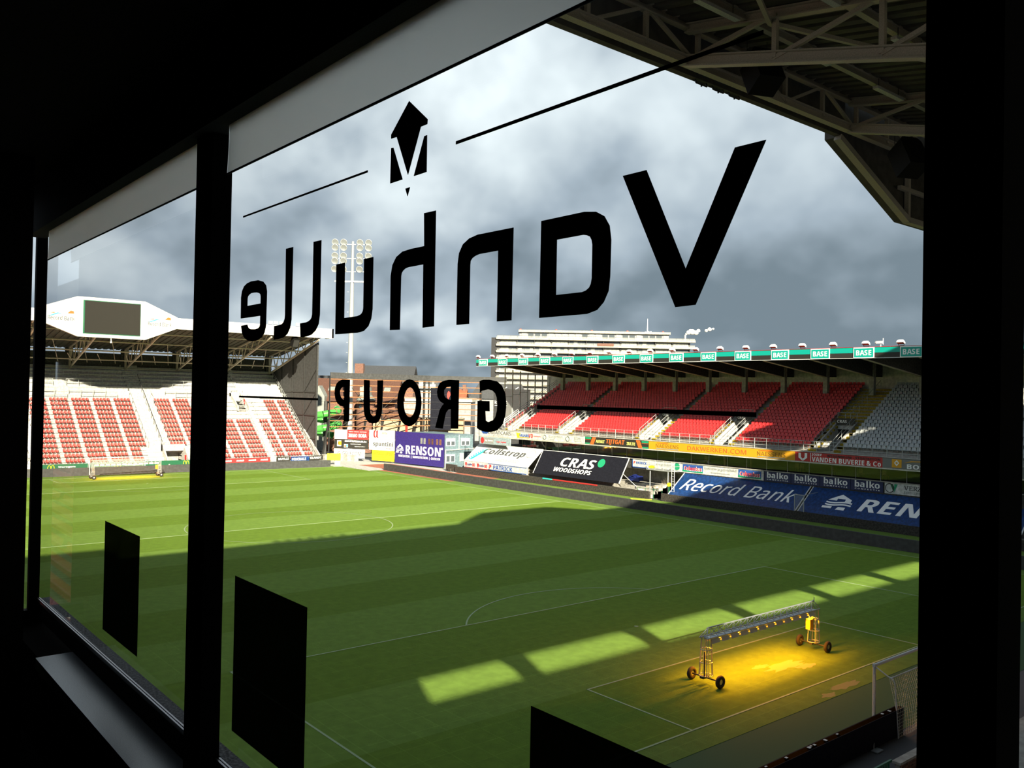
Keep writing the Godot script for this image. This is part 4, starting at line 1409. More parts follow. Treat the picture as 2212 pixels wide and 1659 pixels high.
	b.span(Vector3(78.0, 0, -46.9), Vector3(78.3, 0.9, -4.0))
	S("wall_foot_right", b, M.wall_brown, "low brown wall below the two blue banners", "wall")
	for q in [[-68.0, -66.0, "teal_letter", "short teal strip on the wall below the black banner"], [-66.0, -57.5, "panel_red", "long red strip on the wall below the black banner"]]:
		b = MB.new()
		b.span(Vector3(77.96, 0.78, q[0]), Vector3(78.0, 0.95, q[1]))
		tag(P("advertising_strip", b.mesh(), M[q[2]]), q[3], "sign")
	b = MB.new()
	for q in [-29.05, -28.0]:
		b.bar(Vector3(77.9, 0.9, q), Vector3(77.9, 2.6, q), 0.07)
	b.bar(Vector3(77.9, 2.6, -29.05), Vector3(77.9, 2.6, -28.0), 0.07)
	b.bar(Vector3(77.9, 2.6, -28.0), Vector3(80.5, 2.75, -28.0), 0.05)
	var gate := T("gate_frame", "small grey steel gate frame standing between the two blue banners", "gate")
	P("frame", b.mesh(), M.galvanised, gate)
	b = MB.new()
	b.quad(Vector3(77.9, 0.95, -29.0), Vector3(77.9, 2.55, -29.0), Vector3(77.9, 2.55, -28.05), Vector3(77.9, 0.95, -28.05))
	P("pane", b.mesh(), M.pane_screen, gate)


func circle(x: float, y: float, rx: float, ry: float, n := 22) -> Array:
	var p := []
	for i in n:
		p.append(Vector2(x + rx * cos(TAU * i / n), y + ry * sin(TAU * i / n)))
	return p


func pmark(o: Node3D, x: float, y: float, s: float) -> void:
	shape(o, "logo", [Vector2(x - s * 0.5, y - s * 0.5), Vector2(x - s * 0.25, y - s * 0.5), Vector2(x - s * 0.15, y - s * 0.1), Vector2(x + s * 0.35, y - s * 0.1), Vector2(x + s * 0.5, y + s * 0.2), Vector2(x + s * 0.35, y + s * 0.5), Vector2(x - s * 0.35, y + s * 0.5), Vector2(x - s * 0.4, y + s * 0.25), Vector2(x + s * 0.2, y + s * 0.25), Vector2(x + s * 0.2, y + s * 0.12), Vector2(x - s * 0.4, y + s * 0.12)], "red_letter")


func house_mark(o: Node3D, x: float, y: float, w: float, h: float) -> void:   # a roof over three waves
	shape(o, "house_mark", [Vector2(x - w * 0.42, y + h * 0.06), Vector2(x - w * 0.30, y + h * 0.2), Vector2(x, y + h * 0.5), Vector2(x + w * 0.42, y + h * 0.18), Vector2(x + w * 0.42, y + h * 0.02), Vector2(x + w * 0.2, y + h * 0.02), Vector2(x + w * 0.2, y + h * 0.2), Vector2(x - w * 0.1, y + h * 0.2), Vector2(x - w * 0.1, y + h * 0.06)], "white_letter", 0.008)
	for k in 2:
		var top := []
		var low := []
		for i in 13:
			var t := i / 12.0
			var yy := y - h * (0.02 + 0.16 * k) - h * 0.045 * sin(t * TAU)
			top.append(Vector2(x - w * 0.45 + w * 0.95 * t, yy))
			low.push_front(Vector2(x - w * 0.45 + w * 0.95 * t, yy - h * 0.09))
		shape(o, "wave_mark", top + low, "white_letter", 0.008)
	shape(o, "house_mark", [Vector2(x - w * 0.5, y - h * 0.36), Vector2(x - w * 0.15, y - h * 0.36), Vector2(x - w * 0.15, y - h * 0.5), Vector2(x - w * 0.5, y - h * 0.5)], "white_letter", 0.008)
	shape(o, "house_mark", [Vector2(x + w * 0.08, y - h * 0.36), Vector2(x + w * 0.34, y - h * 0.36), Vector2(x + w * 0.34, y - h * 0.55), Vector2(x + w * 0.02, y - h * 0.55)], "white_letter", 0.008)


func lounge() -> void:   # the dark glazed storey between the two rows of boards
	var b := MB.new()
	b.span(Vector3(81.05, 3.2, -85), Vector3(90, 4.42, -54.8))
	b.span(Vector3(81.05, 3.2, -54.8), Vector3(90, 4.42, -6))
	S("floor_lounge", b, M.dark_concrete, "floor of the dark glazed storey over the lower boards", "floor")
	b = MB.new()
	b.span(Vector3(88, 4.4, -85), Vector3(88.3, 6.2, -6))
	S("wall_lounge", b, M.room_wall, "dark inner wall of the glazed storey", "wall")
	b = MB.new()
	b.span(Vector3(80.3, 5.95, -85), Vector3(93, 6.5, -6))
	S("ceiling_lounge", b, M.room_wall, "dark underside over the glazed storey", "ceiling")
	b = MB.new()
	b.span(Vector3(80.9, 4.42, -70.0), Vector3(81.2, 4.5, -6))
	S("trim_2", b, M.concrete, "concrete coping along the top of the lower boards", "trim")
	var w := T("window_3", "long band of dark windows between the two rows of boards", "window", Vector3(81.9, 4.42, -77))
	w.set_meta("kind", "structure")
	for i in 27:
		var z := 2.62 * i
		b = MB.new()
		b.span(Vector3(-0.03, 0, z - 0.03), Vector3(0.03, 1.55, z + 0.03))
		P("mullion", b.mesh(), M.galvanised, w)
		b = MB.new()
		b.quad(Vector3(0, 0, z + 0.03), Vector3(0, 1.55, z + 0.03), Vector3(0, 1.55, z + 2.59), Vector3(0, 0, z + 2.59))
		P("pane", b.mesh(), M.pane_tint, w)
	var chairs := [-44.0, -31.8, -31.2, -27.6, -24.5, -22.0]
	for i in chairs.size():
		var o := T("chair", "pale wooden chair back behind the dark windows, %s from the left" % nth(i), "chair", Vector3(82.7, 4.42, chairs[i]), "chairs behind the dark windows")
		b = MB.new()
		b.span(Vector3(-0.02, 0.55, -0.22), Vector3(0.02, 1.0, 0.22))
		P("backrest", b.mesh(), M.wood, o)
		b = MB.new()
		b.span(Vector3(0.0, 0.42, -0.22), Vector3(0.45, 0.46, 0.22))
		P("seat", b.mesh(), M.wood, o)
		for q in [[0.0, -0.2], [0.0, 0.2], [0.43, -0.2], [0.43, 0.2]]:
			b = MB.new()
			b.bar(Vector3(q[0], 0, q[1]), Vector3(q[0], 0.56 if q[0] < 0.1 else 0.42, q[1]), 0.035)
			P("leg", b.mesh(), M.wood, o)
	b = MB.new()
	b.bar(Vector3(82.0, 4.42, -37.2), Vector3(82.0, 5.95, -37.2), 0.12)
	tag(P("timber_post", b.mesh(), M.wood), "bare timber post behind the dark windows", "post")
	# someone standing with their back to the window
	var p := T("person", "person in a pale striped shirt standing with their back to the dark windows", "person", Vector3(82.75, 4.42, -41.3))
	var prof := [[0.0, 0.16, 0.11], [0.45, 0.17, 0.12], [0.85, 0.185, 0.125], [1.05, 0.17, 0.115], [1.25, 0.205, 0.125], [1.40, 0.20, 0.11], [1.47, 0.09, 0.08], [1.53, 0.06, 0.06], [1.58, 0.075, 0.09], [1.66, 0.08, 0.10], [1.74, 0.06, 0.075], [1.78, 0.01, 0.01]]
	b = MB.new()
	loft(b, prof, 12)
	for s in [-1.0, 1.0]:
		b.tube(Vector3(0, 1.40, 0.19 * s), Vector3(0.03, 1.10, 0.26 * s), 0.052, 0.042, 8, true)
		b.tube(Vector3(0.03, 1.10, 0.26 * s), Vector3(0.12, 0.86, 0.24 * s), 0.042, 0.034, 8, true)
	P("body", b.mesh(), M.skin, p)
	b = MB.new()
	loft(b, [[0.80, 0.20, 0.14], [1.05, 0.185, 0.13], [1.25, 0.22, 0.14], [1.41, 0.21, 0.12], [1.475, 0.10, 0.09]], 12)
	for s in [-1.0, 1.0]:
		b.tube(Vector3(0, 1.41, 0.19 * s), Vector3(0.03, 1.08, 0.27 * s), 0.066, 0.058, 8, true)
	P("shirt", b.mesh(), M.shirt, p)
	b = MB.new()
	b.ball(Vector3(-0.012, 1.69, 0), Vector3(0.105, 0.105, 0.09), 10)
	P("hair", b.mesh(), M.hair, p)


func loft(b: MB, prof: Array, n: int) -> void:   # rings of [height, half width along z, half depth along x]
	for i in prof.size() - 1:
		for k in n:
			var q := []
			var e := []
			for c in [[i, k], [i, k + 1], [i + 1, k + 1], [i + 1, k]]:
				var t: float = TAU * c[1] / n
				q.append(Vector3(prof[c[0]][2] * cos(t), prof[c[0]][0], prof[c[0]][1] * sin(t)))
				e.append(Vector3(cos(t), 0, sin(t)))
			b.tri3(q[0], q[1], q[2], e[0], e[1], e[2])
			b.tri3(q[0], q[2], q[3], e[0], e[2], e[3])


func tunnel() -> void:   # the gap where the players come out
	var b := MB.new()
	b.span(Vector3(83.5, 0, -90), Vector3(84, 3.3, -6))
	S("wall_tunnel", b, M.concrete, "grey wall at the back of the players' entrance", "wall")
	b = MB.new()
	for i in 4:
		b.span(Vector3(78.3 + i * 0.9, 0, -88), Vector3(84, 0.45 + 0.33 * i, -49.2))
		b.span(Vector3(78.3 + i * 0.9, 0, -46.5), Vector3(84, 0.45 + 0.33 * i, -6))
	S("terrace_low", b, M.concrete, "low concrete steps under the sloping banners", "terrace")
	var d := T("sliding_door", "cream corrugated sliding door in the players' entrance", "door", Vector3(82.8, 0, -50.9))
	for i in 9:
		b = MB.new()
		b.poly(PackedVector2Array([Vector2(0, 0), Vector2(0.26, 0), Vector2(0.26, 2.6 - absf(i - 4.5) * 0.18), Vector2(0, 2.6 - absf(i - 4.0) * 0.18)]), Transform3D(Basis(Vector3(0, 0, 1), Vector3.UP, Vector3(-1, 0, 0)), Vector3(0.03 * (i % 2), 0, 0.27 * i)), 0.05)
		P("panel", b.mesh(), M.door_cream, d)
	b = MB.new()
	b.span(Vector3(80.2, 0, -51.2), Vector3(82.6, 1.3, -49.9))
	tag(P("cream_block", b.mesh(), M.door_cream), "cream wall block left of the sliding door", "wall")
	for q in [[-49.0, 78.4, 3.4, "galvanised", "pale steel post at the left of the players' entrance"], [-46.3, 78.5, 3.6, "galvanised", "pale steel post holding the platform by the blue banner"]]:
		b = MB.new()
		b.tube(Vector3(q[1], 0, q[0]), Vector3(q[1], q[2], q[0]), 0.06, 0.06, 8, true)
		tag(P("steel_post", b.mesh(), M[q[3]]), q[4], "post")
	var gp := T("padded_post", "green post with a yellow round cap beside the blue banner", "post", Vector3(78.35, 0, -46.0))
	b = MB.new()
	b.tube(Vector3(0, 0, 0), Vector3(0, 1.75, 0), 0.07, 0.07, 8, true)
	P("shaft", b.mesh(), M.green_steel, gp)
	b = MB.new()
	b.tube(Vector3(-0.09, 2.0, 0), Vector3(0.09, 2.0, 0), 0.24, 0.24, 14, true)
	P("cap", b.mesh(), M.panel_lemon, gp)
	var pf := T("platform", "railed camera platform hanging over the players' entrance", "platform", Vector3(78.4, 3.5, -49.6))
	b = MB.new()
	b.span(Vector3(0, 0, 0), Vector3(1.6, 0.1, 3.9))
	P("deck", b.mesh(), M.galvanised, pf)
	for i in 4:
		for x in [0.03, 1.55]:
			b = MB.new()
			b.tube(Vector3(x, 0.1, 0.03 + 1.28 * i), Vector3(x, 1.1, 0.03 + 1.28 * i), 0.03, 0.03, 6, true)
			P("post", b.mesh(), M.galvanised, pf)
	for h in [0.6, 1.1]:
		b = MB.new()
		b.path([Vector3(1.55, h, 0.03), Vector3(0.03, h, 0.03), Vector3(0.03, h, 3.87), Vector3(1.55, h, 3.87)], 0.026)
		P("rail", b.mesh(), M.galvanised, pf)
	var ld := T("ladder", "pale steel ladder from the step up to the platform by the blue banner", "ladder", Vector3(78.5, 0.6, -45.55))
	for s in [-0.2, 0.2]:
		b = MB.new()
		b.tube(Vector3(0, 0, s), Vector3(0, 4.0, s), 0.03, 0.03, 6, true)
		P("stile", b.mesh(), M.white_paint, ld)
	for i in 12:
		b = MB.new()
		b.tube(Vector3(0, 0.3 + 0.3 * i, -0.2), Vector3(0, 0.3 + 0.3 * i, 0.2), 0.02)
		P("rung", b.mesh(), M.white_paint, ld)
	b = MB.new()
	b.box(Vector3(81.0, 1.95, -53.6), Vector3(0.9, 0.5, 1.7), Basis(Vector3(0, 0, 1), 0.2))
	b.box(Vector3(80.9, 2.2, -53.3), Vector3(0.7, 0.2, 1.0), Basis(Vector3(1, 0, 0), 0.3))
	tag(P("tarpaulin", b.mesh(), M.tarp_blue), "bundled dark blue tarpaulin on the step beside the black banner", "tarpaulin")
	var br := MB.new()
	br.tube(Vector3(79.1, 2.6, -54.15), Vector3(78.9, 1.2, -51.6), 0.035, 0.035, 6, true)
	tag(P("brace", br.mesh(), M.white_paint), "white brace rod propping the right edge of the black banner", "brace")
	var bar := T("barrier", "dark green tubular barrier across the players' entrance", "barrier", Vector3(78.4, 0, -51.0))
	for i in 4:
		b = MB.new()
		b.tube(Vector3(0, 0, 1.3 * i), Vector3(0, 1.25, 1.3 * i), 0.03, 0.03, 6, true)
		P("post", b.mesh(), M.green_steel, bar)
	b = MB.new()
	b.tube(Vector3(0, 1.2, 0), Vector3(0, 1.2, 3.9), 0.025)
	P("rail", b.mesh(), M.green_steel, bar)
	b = MB.new()
	b.span(Vector3(-0.05, 0.75, 0.2), Vector3(-0.02, 1.1, 1.0))
	P("notice", b.mesh(), M.white_paint, bar)
	b = MB.new()
	b.bar(Vector3(76.0, 0.06, -49.9), Vector3(77.6, 0.06, -48.0), 0.12, 0.1)
	tag(P("hose_ramp", b.mesh(), M.panel_lemon), "yellow ramp strip lying on the verge before the players' entrance", "ramp")


# ---------------------------------------------------------------- the stand behind the far goal
const FX0 := 0.4
const FX1 := 67.0

func frow_z(i: int) -> float:
	return -112.3 - 0.866 * i

func frow_y(i: int) -> float:
	return 0.5 + 0.66 * i

func far_open(x: float, i: int) -> bool:   # no seats: stairs and mouths
	return (x > 39.7 and x < 43.6) or (i < 4 and x > 39.0 and x < 46.2) or (x > 58.2 and x < 60.0) or (x > 23.3 and x < 25.3) or (i > 9 and x > 52.8 and x < 62.6)

func far_stand() -> void:
	var b := MB.new()
	for i in 24:
		var segs := [FX0, FX1]
		if i < 4:
			segs = [FX0, 42.0, 45.2, FX1]
		elif i >= 13 and i <= 15:
			segs = [FX0, 57.2, 58.8, FX1]
		for k in range(0, segs.size(), 2):
			b.span(Vector3(segs[k], frow_y(i) - 0.8, -132.9), Vector3(segs[k + 1], frow_y(i), frow_z(i)))
	S("terrace_far", b, M.pale_concrete, "pale concrete terrace steps of the stand behind the far goal", "terrace")
	b = MB.new()
	b.span(Vector3(FX0, 10, -133.2), Vector3(FX1, 17.9, -132.8))
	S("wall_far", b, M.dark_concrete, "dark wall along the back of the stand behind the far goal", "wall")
	b = MB.new()
	b.poly(PackedVector2Array([Vector2(113.8, 0), Vector2(113.8, 20.6), Vector2(133, 15.5), Vector2(133, 0)]), Transform3D(Basis(Vector3(0, 0, -1), Vector3.UP, Vector3(1, 0, 0)), Vector3(67.0, 0, 0)), 0.2)
	S("wall_far_side", b, M.board_black, "tall dark side wall at the right end of the far stand", "wall")
	var fr := T("wall_frame", "dark steel ribs and braces on the side wall of the far stand", "frame", Vector3(66.95, 0, -113.9))
	for i in 5:
		b = MB.new()
		b.span(Vector3(-0.1, 0.5, -4.6 * i - 0.1), Vector3(0.0, 20.4 - 1.2 * i, -4.6 * i + 0.1))
		P("rib", b.mesh(), M.dark_steel, fr)
	for h in [4.0, 8.0, 12.0]:
		b = MB.new()
		b.span(Vector3(-0.1, h, -19), Vector3(0.0, h + 0.15, 0))
		P("rib", b.mesh(), M.dark_steel, fr)
	for i in 3:
		b = MB.new()
		b.bar(Vector3(-0.08, 4.0 + 4 * i, -4.6), Vector3(-0.08, 8.0 + 4 * i, 0), 0.1)
		P("brace", b.mesh(), M.dark_steel, fr)
	# white fascia, wide hexagon with the screen
	b = MB.new()
	b.span(Vector3(-2, 21.25, -112.3), Vector3(24.5, 22.95, -112))
	b.span(Vector3(42.4, 21.25, -112.3), Vector3(69.0, 22.9, -112))
	b.span(Vector3(68.7, 21.3, -114.5), Vector3(69.0, 22.9, -112))
	tag(P("roof_fascia", b.mesh(), M.white), "long white fascia along the roof edge of the far stand", "fascia")
	var sc := T("scoreboard", "white six-sided scoreboard with a blank dark screen over the far goal", "scoreboard", Vector3(33.4, 22.15, -112.0))
	b = MB.new()
	b.poly(PackedVector2Array([Vector2(-9.3, -0.9), Vector2(-4.5, -2.8), Vector2(4.65, -2.8), Vector2(9.3, -0.85), Vector2(9.3, 0.8), Vector2(4.55, 2.85), Vector2(-4.6, 2.85), Vector2(-9.3, 1.05)]), at(Vector3(0, 0, -0.4)), 0.65)
	P("panel", b.mesh(), M.white, sc)
	b = MB.new()
	b.box(Vector3(0.05, 0.05, 0.27), Vector3(7.75, 4.75, 0.1))
	P("bezel", b.mesh(), M.green_steel, sc)
	b = MB.new()
	b.box(Vector3(0.12, 0.05, 0.32), Vector3(7.5, 4.55, 0.06))
	P("screen", b.mesh(), mat("screen_off", Color(0.028, 0.026, 0.022), 0.25), sc)
	for q in [-6.6, 6.7]:
		P("lettering", words("Record Bank", 3.4, 0.62, "regular"), M.grey_letter, sc, at(Vector3(q, -0.35, 0.27)))
		shape(sc, "kite_mark", [Vector2(q + 0.75, 0.35), Vector2(q + 1.6, 0.35), Vector2(q + 1.55, 0.7), Vector2(q + 1.15, 0.75)], "orange_letter", 0.26)
		shape(sc, "ribbon_mark", [Vector2(q - 1.9, -0.15), Vector2(q - 1.2, 0.05), Vector2(q - 0.5, 0.38), Vector2(q + 0.5, 0.22), Vector2(q - 0.4, 0.26), Vector2(q - 1.2, -0.08)], "teal_letter", 0.26)
		shape(sc, "kite_mark", [Vector2(q - 1.5, 0.28), Vector2(q - 0.9, 0.42), Vector2(q - 0.8, 0.3)], "orange_letter", 0.26)
	b = MB.new()
	b.tube(Vector3(0, -2.8, 0), Vector3(0, -3.3, 0.1), 0.08, 0.08, 6, true)
	b.ball(Vector3(0, -3.4, 0.1), Vector3(0.16, 0.16, 0.16), 8)
	P("camera_dome", b.mesh(), M.white_paint, sc)
	# roof deck and trusses
	b = MB.new()
	var ry := func(z: float) -> float: return 22.3 + (z + 112.0) * 0.17
	for i in 71:
		var x := -2.0 + i
		b.quad(Vector3(x, ry.call(-112.2), -112.2), Vector3(x + 0.6, ry.call(-112.2), -112.2), Vector3(x + 0.6, ry.call(-134), -134), Vector3(x, ry.call(-134), -134))
		b.quad(Vector3(x + 0.6, ry.call(-112.2), -112.2), Vector3(x + 0.7, ry.call(-112.2) + 0.12, -112.2), Vector3(x + 0.7, ry.call(-134) + 0.12, -134), Vector3(x + 0.6, ry.call(-134), -134))
		b.quad(Vector3(x + 0.7, ry.call(-112.2) + 0.12, -112.2), Vector3(x + 1.0, ry.call(-112.2) + 0.12, -112.2), Vector3(x + 1.0, ry.call(-134) + 0.12, -134), Vector3(x + 0.7, ry.call(-134) + 0.12, -134))
		b.quad(Vector3(x + 1.0, ry.call(-112.2) + 0.12, -112.2), Vector3(x + 1.0, ry.call(-112.2), -112.2), Vector3(x + 1.0, ry.call(-134), -134), Vector3(x + 1.0, ry.call(-134) + 0.12, -134))
	b.quad(Vector3(-2, 22.9, -112.2), Vector3(69, 22.9, -112.2), Vector3(69, 19.2, -134), Vector3(-2, 19.2, -134))
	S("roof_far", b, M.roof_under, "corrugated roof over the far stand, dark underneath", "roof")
	for k in 9:
		var x := 66.5 - 8.5 * k
		var o := T("roof_truss", "pale steel truss under the far roof, %s from the right" % nth(k), "truss", Vector3(x, 15.2, -132), "roof trusses of the far stand")
		b = MB.new()
		b.bar(Vector3(0, -3.0, 0), Vector3(0, 3.4, 0), 0.3)
		P("post", b.mesh(), M.cream_steel, o)
		b = MB.new()
		b.bar(Vector3(0, 0.1, 0), Vector3(0, 5.75, 19.6), 0.22, 0.28)
		P("lower_chord", b.mesh(), M.cream_steel, o)
		b = MB.new()
		b.bar(Vector3(0, 3.4, 0), Vector3(0, 6.7, 19.6), 0.2, 0.2)
		P("upper_chord", b.mesh(), M.cream_steel, o)
		b = MB.new()
		for i in 7:
			var t0 := i / 7.0
			var t1 := (i + 0.5) / 7.0
			var t2 := (i + 1.0) / 7.0
			var lo := func(t: float) -> Vector3: return Vector3(0, 0.1 + 5.65 * t, 19.6 * t)
			var hi := func(t: float) -> Vector3: return Vector3(0, 3.4 + 3.3 * t, 19.6 * t)
			b.bar(lo.call(t0), hi.call(t1), 0.12)
			b.bar(hi.call(t1), lo.call(t2), 0.12)
		P("web", b.mesh(), M.cream_steel, o)
		b = MB.new()
		b.span(Vector3(-0.55, -2.0, -0.9), Vector3(0.55, 3.4, -0.4))
		P("pier", b.mesh(), M.dark_concrete, o)
		if k < 8:
			b = MB.new()
			for i in 4:
				var xx := -8.5 * i / 4.0
				b.bar(Vector3(xx, 1.0, 2.0), Vector3(xx - 2.125, 4.4 if i % 2 else 2.2, 8.0), 0.08)
			P("wind_brace", b.mesh(), M.cream_steel, o)
	for k in 5:
		var z := -132.0 + 4.4 * k
		b = MB.new()
		b.tube(Vector3(-2, 15.35 + 1.27 * k, z), Vector3(66.6, 15.35 + 1.27 * k, z), 0.11, 0.11, 8, true)
		tag(P("tie_bar", b.mesh(), M.cream_steel), "long pale tie tube along the far roof, %s from the back" % nth(k), "tube", "tie tubes of the far roof")
	for i in 5:
		lamp_head(Vector3([57.6, 58.5, 59.5, 60.3, 62.4][i], 22.9, -112.2), Vector3(0, 0, 1), 1.0, "pale floodlight on the far stand's white roof edge, %s of five" % nth(i), "floodlights on the white roof edge", "white_paint")
	for q in [[47.6, 20.6, "black loudspeaker hung under the white roof edge beside the scoreboard"], [62.5, 20.4, "black loudspeaker hung under the far roof near its right end"]]:
		speaker(Vector3(q[0], q[1], -113.2), Vector3(0, 0, 1), 1.1, q[2])
	# seats
	var sm := seat_mesh()
	var xs := []
	for i in 15:
		var x := FX0 + 0.5
		while x < FX1 - 0.6:
			var u := fposmod(x - 27.85, 3.05)
			if u > 0.25 and u < 2.85 and not far_open(x, i):
				xs.append(Transform3D(Basis(), Vector3(x, frow_y(i), frow_z(i) - 0.42)))
			x += 0.51
	stuff("red_seats", "blocks of red plastic seats in rows behind the far goal", "seats", sm, M.seat_pale_red, xs)
	# grey seat rails under each row and step noses of the gangways
	b = MB.new()
	for i in 15:
		b.span(Vector3(FX0, frow_y(i) + 0.36, frow_z(i) - 0.62), Vector3(39.7, frow_y(i) + 0.41, frow_z(i) - 0.58))
		b.span(Vector3(46.2, frow_y(i) + 0.36, frow_z(i) - 0.62), Vector3(FX1, frow_y(i) + 0.41, frow_z(i) - 0.58))
	var rails := P("seat_rail", b.mesh(), M.galvanised)
	tag(rails, "thin grey rails under the rows of seats behind the far goal", "rails", "", "stuff")
	for q in [[40.0, 43.4, "wide pale stairs climbing the far stand above its lower mouth"], [58.3, 59.8, "narrow pale stairs climbing the far stand near its right end"], [23.4, 25.2, "pale stairs climbing the far stand left of the goal"]]:
		var o := T("stair_flight", q[2], "stairs", Vector3(q[0], 0.5, -112.3))
		for i in range(4 if q[0] > 39 and q[0] < 42 else 0, 24):
			b = MB.new()
			b.span(Vector3(0.3, 0.66 * i, -0.866 * i - 0.5), Vector3(q[1] - q[0] - 0.3, 0.66 * i + 0.33, -0.866 * i - 0.87))
			P("step", b.mesh(), M.pale_concrete, o)
		for x in [0.05, q[1] - q[0] - 0.05]:
			b = MB.new()
			for i in range(4 if q[0] > 39 and q[0] < 42 else 0, 16, 2):
				b.path([Vector3(x, 0.66 * i, -0.866 * i), Vector3(x, 0.66 * i + 1.1, -0.866 * i), Vector3(x, 0.66 * i + 2.1, -0.866 * i - 1.6), Vector3(x, 0.66 * i + 1.0, -0.866 * i - 1.6)], 0.03, 5)
			P("handrail", b.mesh(), M.galvanised, o)
	var gd := T("handrail", "sloping grey handrail in the middle of the far stand's wide stairs", "handrail", Vector3(42.0, 3.6, -115.8))
	b = MB.new()
	b.tube(Vector3(0, 1.0, 0), Vector3(0, 11.0, -13.1), 0.04, 0.04, 6, true)
	for i in 10:
		b.tube(Vector3(0, 1.0 * i, -1.31 * i), Vector3(0, 1.0 * i + 1.0, -1.31 * i), 0.03)
	P("rail", b.mesh(), M.dark_steel, gd)
	var er := T("handrail", "long sloping grey handrail down the right edge of the far stand", "handrail", Vector3(66.5, 0.6, -112.4))
	b = MB.new()
	for h in [0.6, 1.1]:
		b.tube(Vector3(0, h, 0), Vector3(0, 15.0 + h, -19.4), 0.035, 0.035, 6, true)
	for i in 16:
		b.tube(Vector3(0, 1.0 * i, -1.29 * i), Vector3(0, 1.0 * i + 1.1, -1.29 * i), 0.03)
	P("rail", b.mesh(), M.galvanised, er)
	b = MB.new()
	b.poly(PackedVector2Array([Vector2(112.2, 0), Vector2(112.2, 1.7), Vector2(118, 5.6), Vector2(118, 0)]), Transform3D(Basis(Vector3(0, 0, -1), Vector3.UP, Vector3(1, 0, 0)), Vector3(66.8, 0, 0)), 0.18)
	S("wall_far_end", b, M.pale_concrete, "pale sloping end wall at the foot of the far stand's right edge", "wall")
	# crush barriers on the empty upper terrace
	var n := 0
	for i in [15, 16, 18, 20]:
		for k in 9:
			var x := 2.0 + 7.3 * k + (1.5 if i % 2 else 0.0)
			if x > 37.5 and x < 44.5 or x > 54 and x < 61:
				continue
			n += 1
			var o := T("crush_barrier", "grey crush barrier on the bare upper terrace, %s row up, %s from its left end" % [nth([15, 16, 18, 20].find(i)), nth(k)], "barrier", Vector3(x, frow_y(i), frow_z(i) - 0.3), "crush barriers on the upper terrace")
			for h in [0.6, 1.1]:
				b = MB.new()
				b.tube(Vector3(0, h, 0), Vector3(5.4, h, 0), 0.04, 0.04, 6, true)
				P("rail", b.mesh(), M.galvanised, o)
			for q in 4:
				b = MB.new()
				b.tube(Vector3(1.8 * q, 0, 0), Vector3(1.8 * q, 1.1, 0), 0.035, 0.035, 6, true)
				P("post", b.mesh(), M.galvanised, o)
	# the two mouths
	for q in [[42.0, 45.2, 0, 3.6, "pale framed stand mouth at pitch level right of the far goal"], [57.0, 59.0, 13, 3.0, "small pale walled stand mouth high on the right of the far stand"]]:
		var y0 := frow_y(q[2]) - 0.45
		var z0 := frow_z(q[2]) + 0.15
		var o := T("stand_mouth", q[4], "entrance", Vector3(q[0], y0, z0))
		var w: float = q[1] - q[0]
		b = MB.new()
		for s in [0.0, w]:
			b.poly(PackedVector2Array([Vector2(-0.4, 0), Vector2(-0.4, 0.7), Vector2(2.9, q[3]), Vector2(3.4, q[3]), Vector2(3.4, 0)]), Transform3D(Basis(Vector3(0, 0, -1), Vector3.UP, Vector3(1, 0, 0)), Vector3(s - 0.1, 0, 0)), 0.2)
		P("side_wall", b.mesh(), M.pale_concrete, o)
		b = MB.new()
		b.span(Vector3(-0.1, q[3] - 1.0, -3.3), Vector3(w + 0.1, q[3], -2.7))
		P("lintel", b.mesh(), M.pale_concrete, o)
		b = MB.new()
		b.span(Vector3(0.1, 0, -5.2), Vector3(w - 0.1, q[3] - 1.0, -5.0))
		P("back_wall", b.mesh(), M.concrete, o)
		b = MB.new()
		b.box(Vector3(w - 0.16, 1.5, -1.6), Vector3(0.06, 0.9, 0.6))
		P("red_notice", b.mesh(), M.red_letter, o)
		b = MB.new()
		b.path([Vector3(0, q[3], -3), Vector3(0, q[3] + 1.0, -3), Vector3(w, q[3] + 1.0, -3), Vector3(w, q[3], -3)], 0.035)
		P("guard_rail", b.mesh(), M.galvanised, o)
	# boards at its foot
	var y := 1.05
	var o := board("advertising_board", "green board strip with a yellow arch mark behind the far goal", Vector3(36.2, y, -111.9), Vector3(0, 0, 1), 23.6, 0.75, "panel_green")
	for q in [-10.2, -1.5, 8.3]:
		for s in [-0.22, 0.22]:
			var m := MB.new()
			for i in 8:
				var t0 := PI * i / 8.0
				var t1 := PI * (i + 1) / 8.0
				m.tube(Vector3(q + s + 0.2 * cos(t0), -0.25 + 0.5 * sin(t0), 0.02), Vector3(q + s + 0.2 * cos(t1), -0.25 + 0.5 * sin(t1), 0.02), 0.05, 0.05, 5)
			P("arch_mark", m.mesh(), M.panel_lemon, o)
		write(o, "Waregem", q + 2.0, -0.05, 2.2, 0.26, "white_letter")
	o = board("advertising_board", "long red board strip with white lettering below the right blocks of the far stand", Vector3(53.0, y, -111.9), Vector3(0, 0, 1), 10.0, 0.75, "panel_red")
	for i in 5:
		write(o, "match", -4.0 + 2.0 * i, 0.0, 1.2, 0.3, "white_letter", "bold", 0.2)
	o = board("advertising_board", "black board strip with white lettering beside the small blue board", Vector3(60.3, y, -111.9), Vector3(0, 0, 1), 2.4, 0.75, "panel_black")
	write(o, "MUYLLE", 0, 0, 1.8, 0.35, "white_letter")
	o = board("advertising_board", "small blue board with white lettering at the foot of the far stand", Vector3(63.2, y - 0.1, -111.8), Vector3(0, 0, 1), 3.3, 0.85, "banner_blue")
	write(o, "FEDERALE", -0.2, 0, 2.5, 0.42, "white_letter")
	o = board("advertising_board", "black board strip with white lettering right of the small blue board", Vector3(66.2, y, -111.9), Vector3(0, 0, 1), 2.5, 0.75, "panel_black")
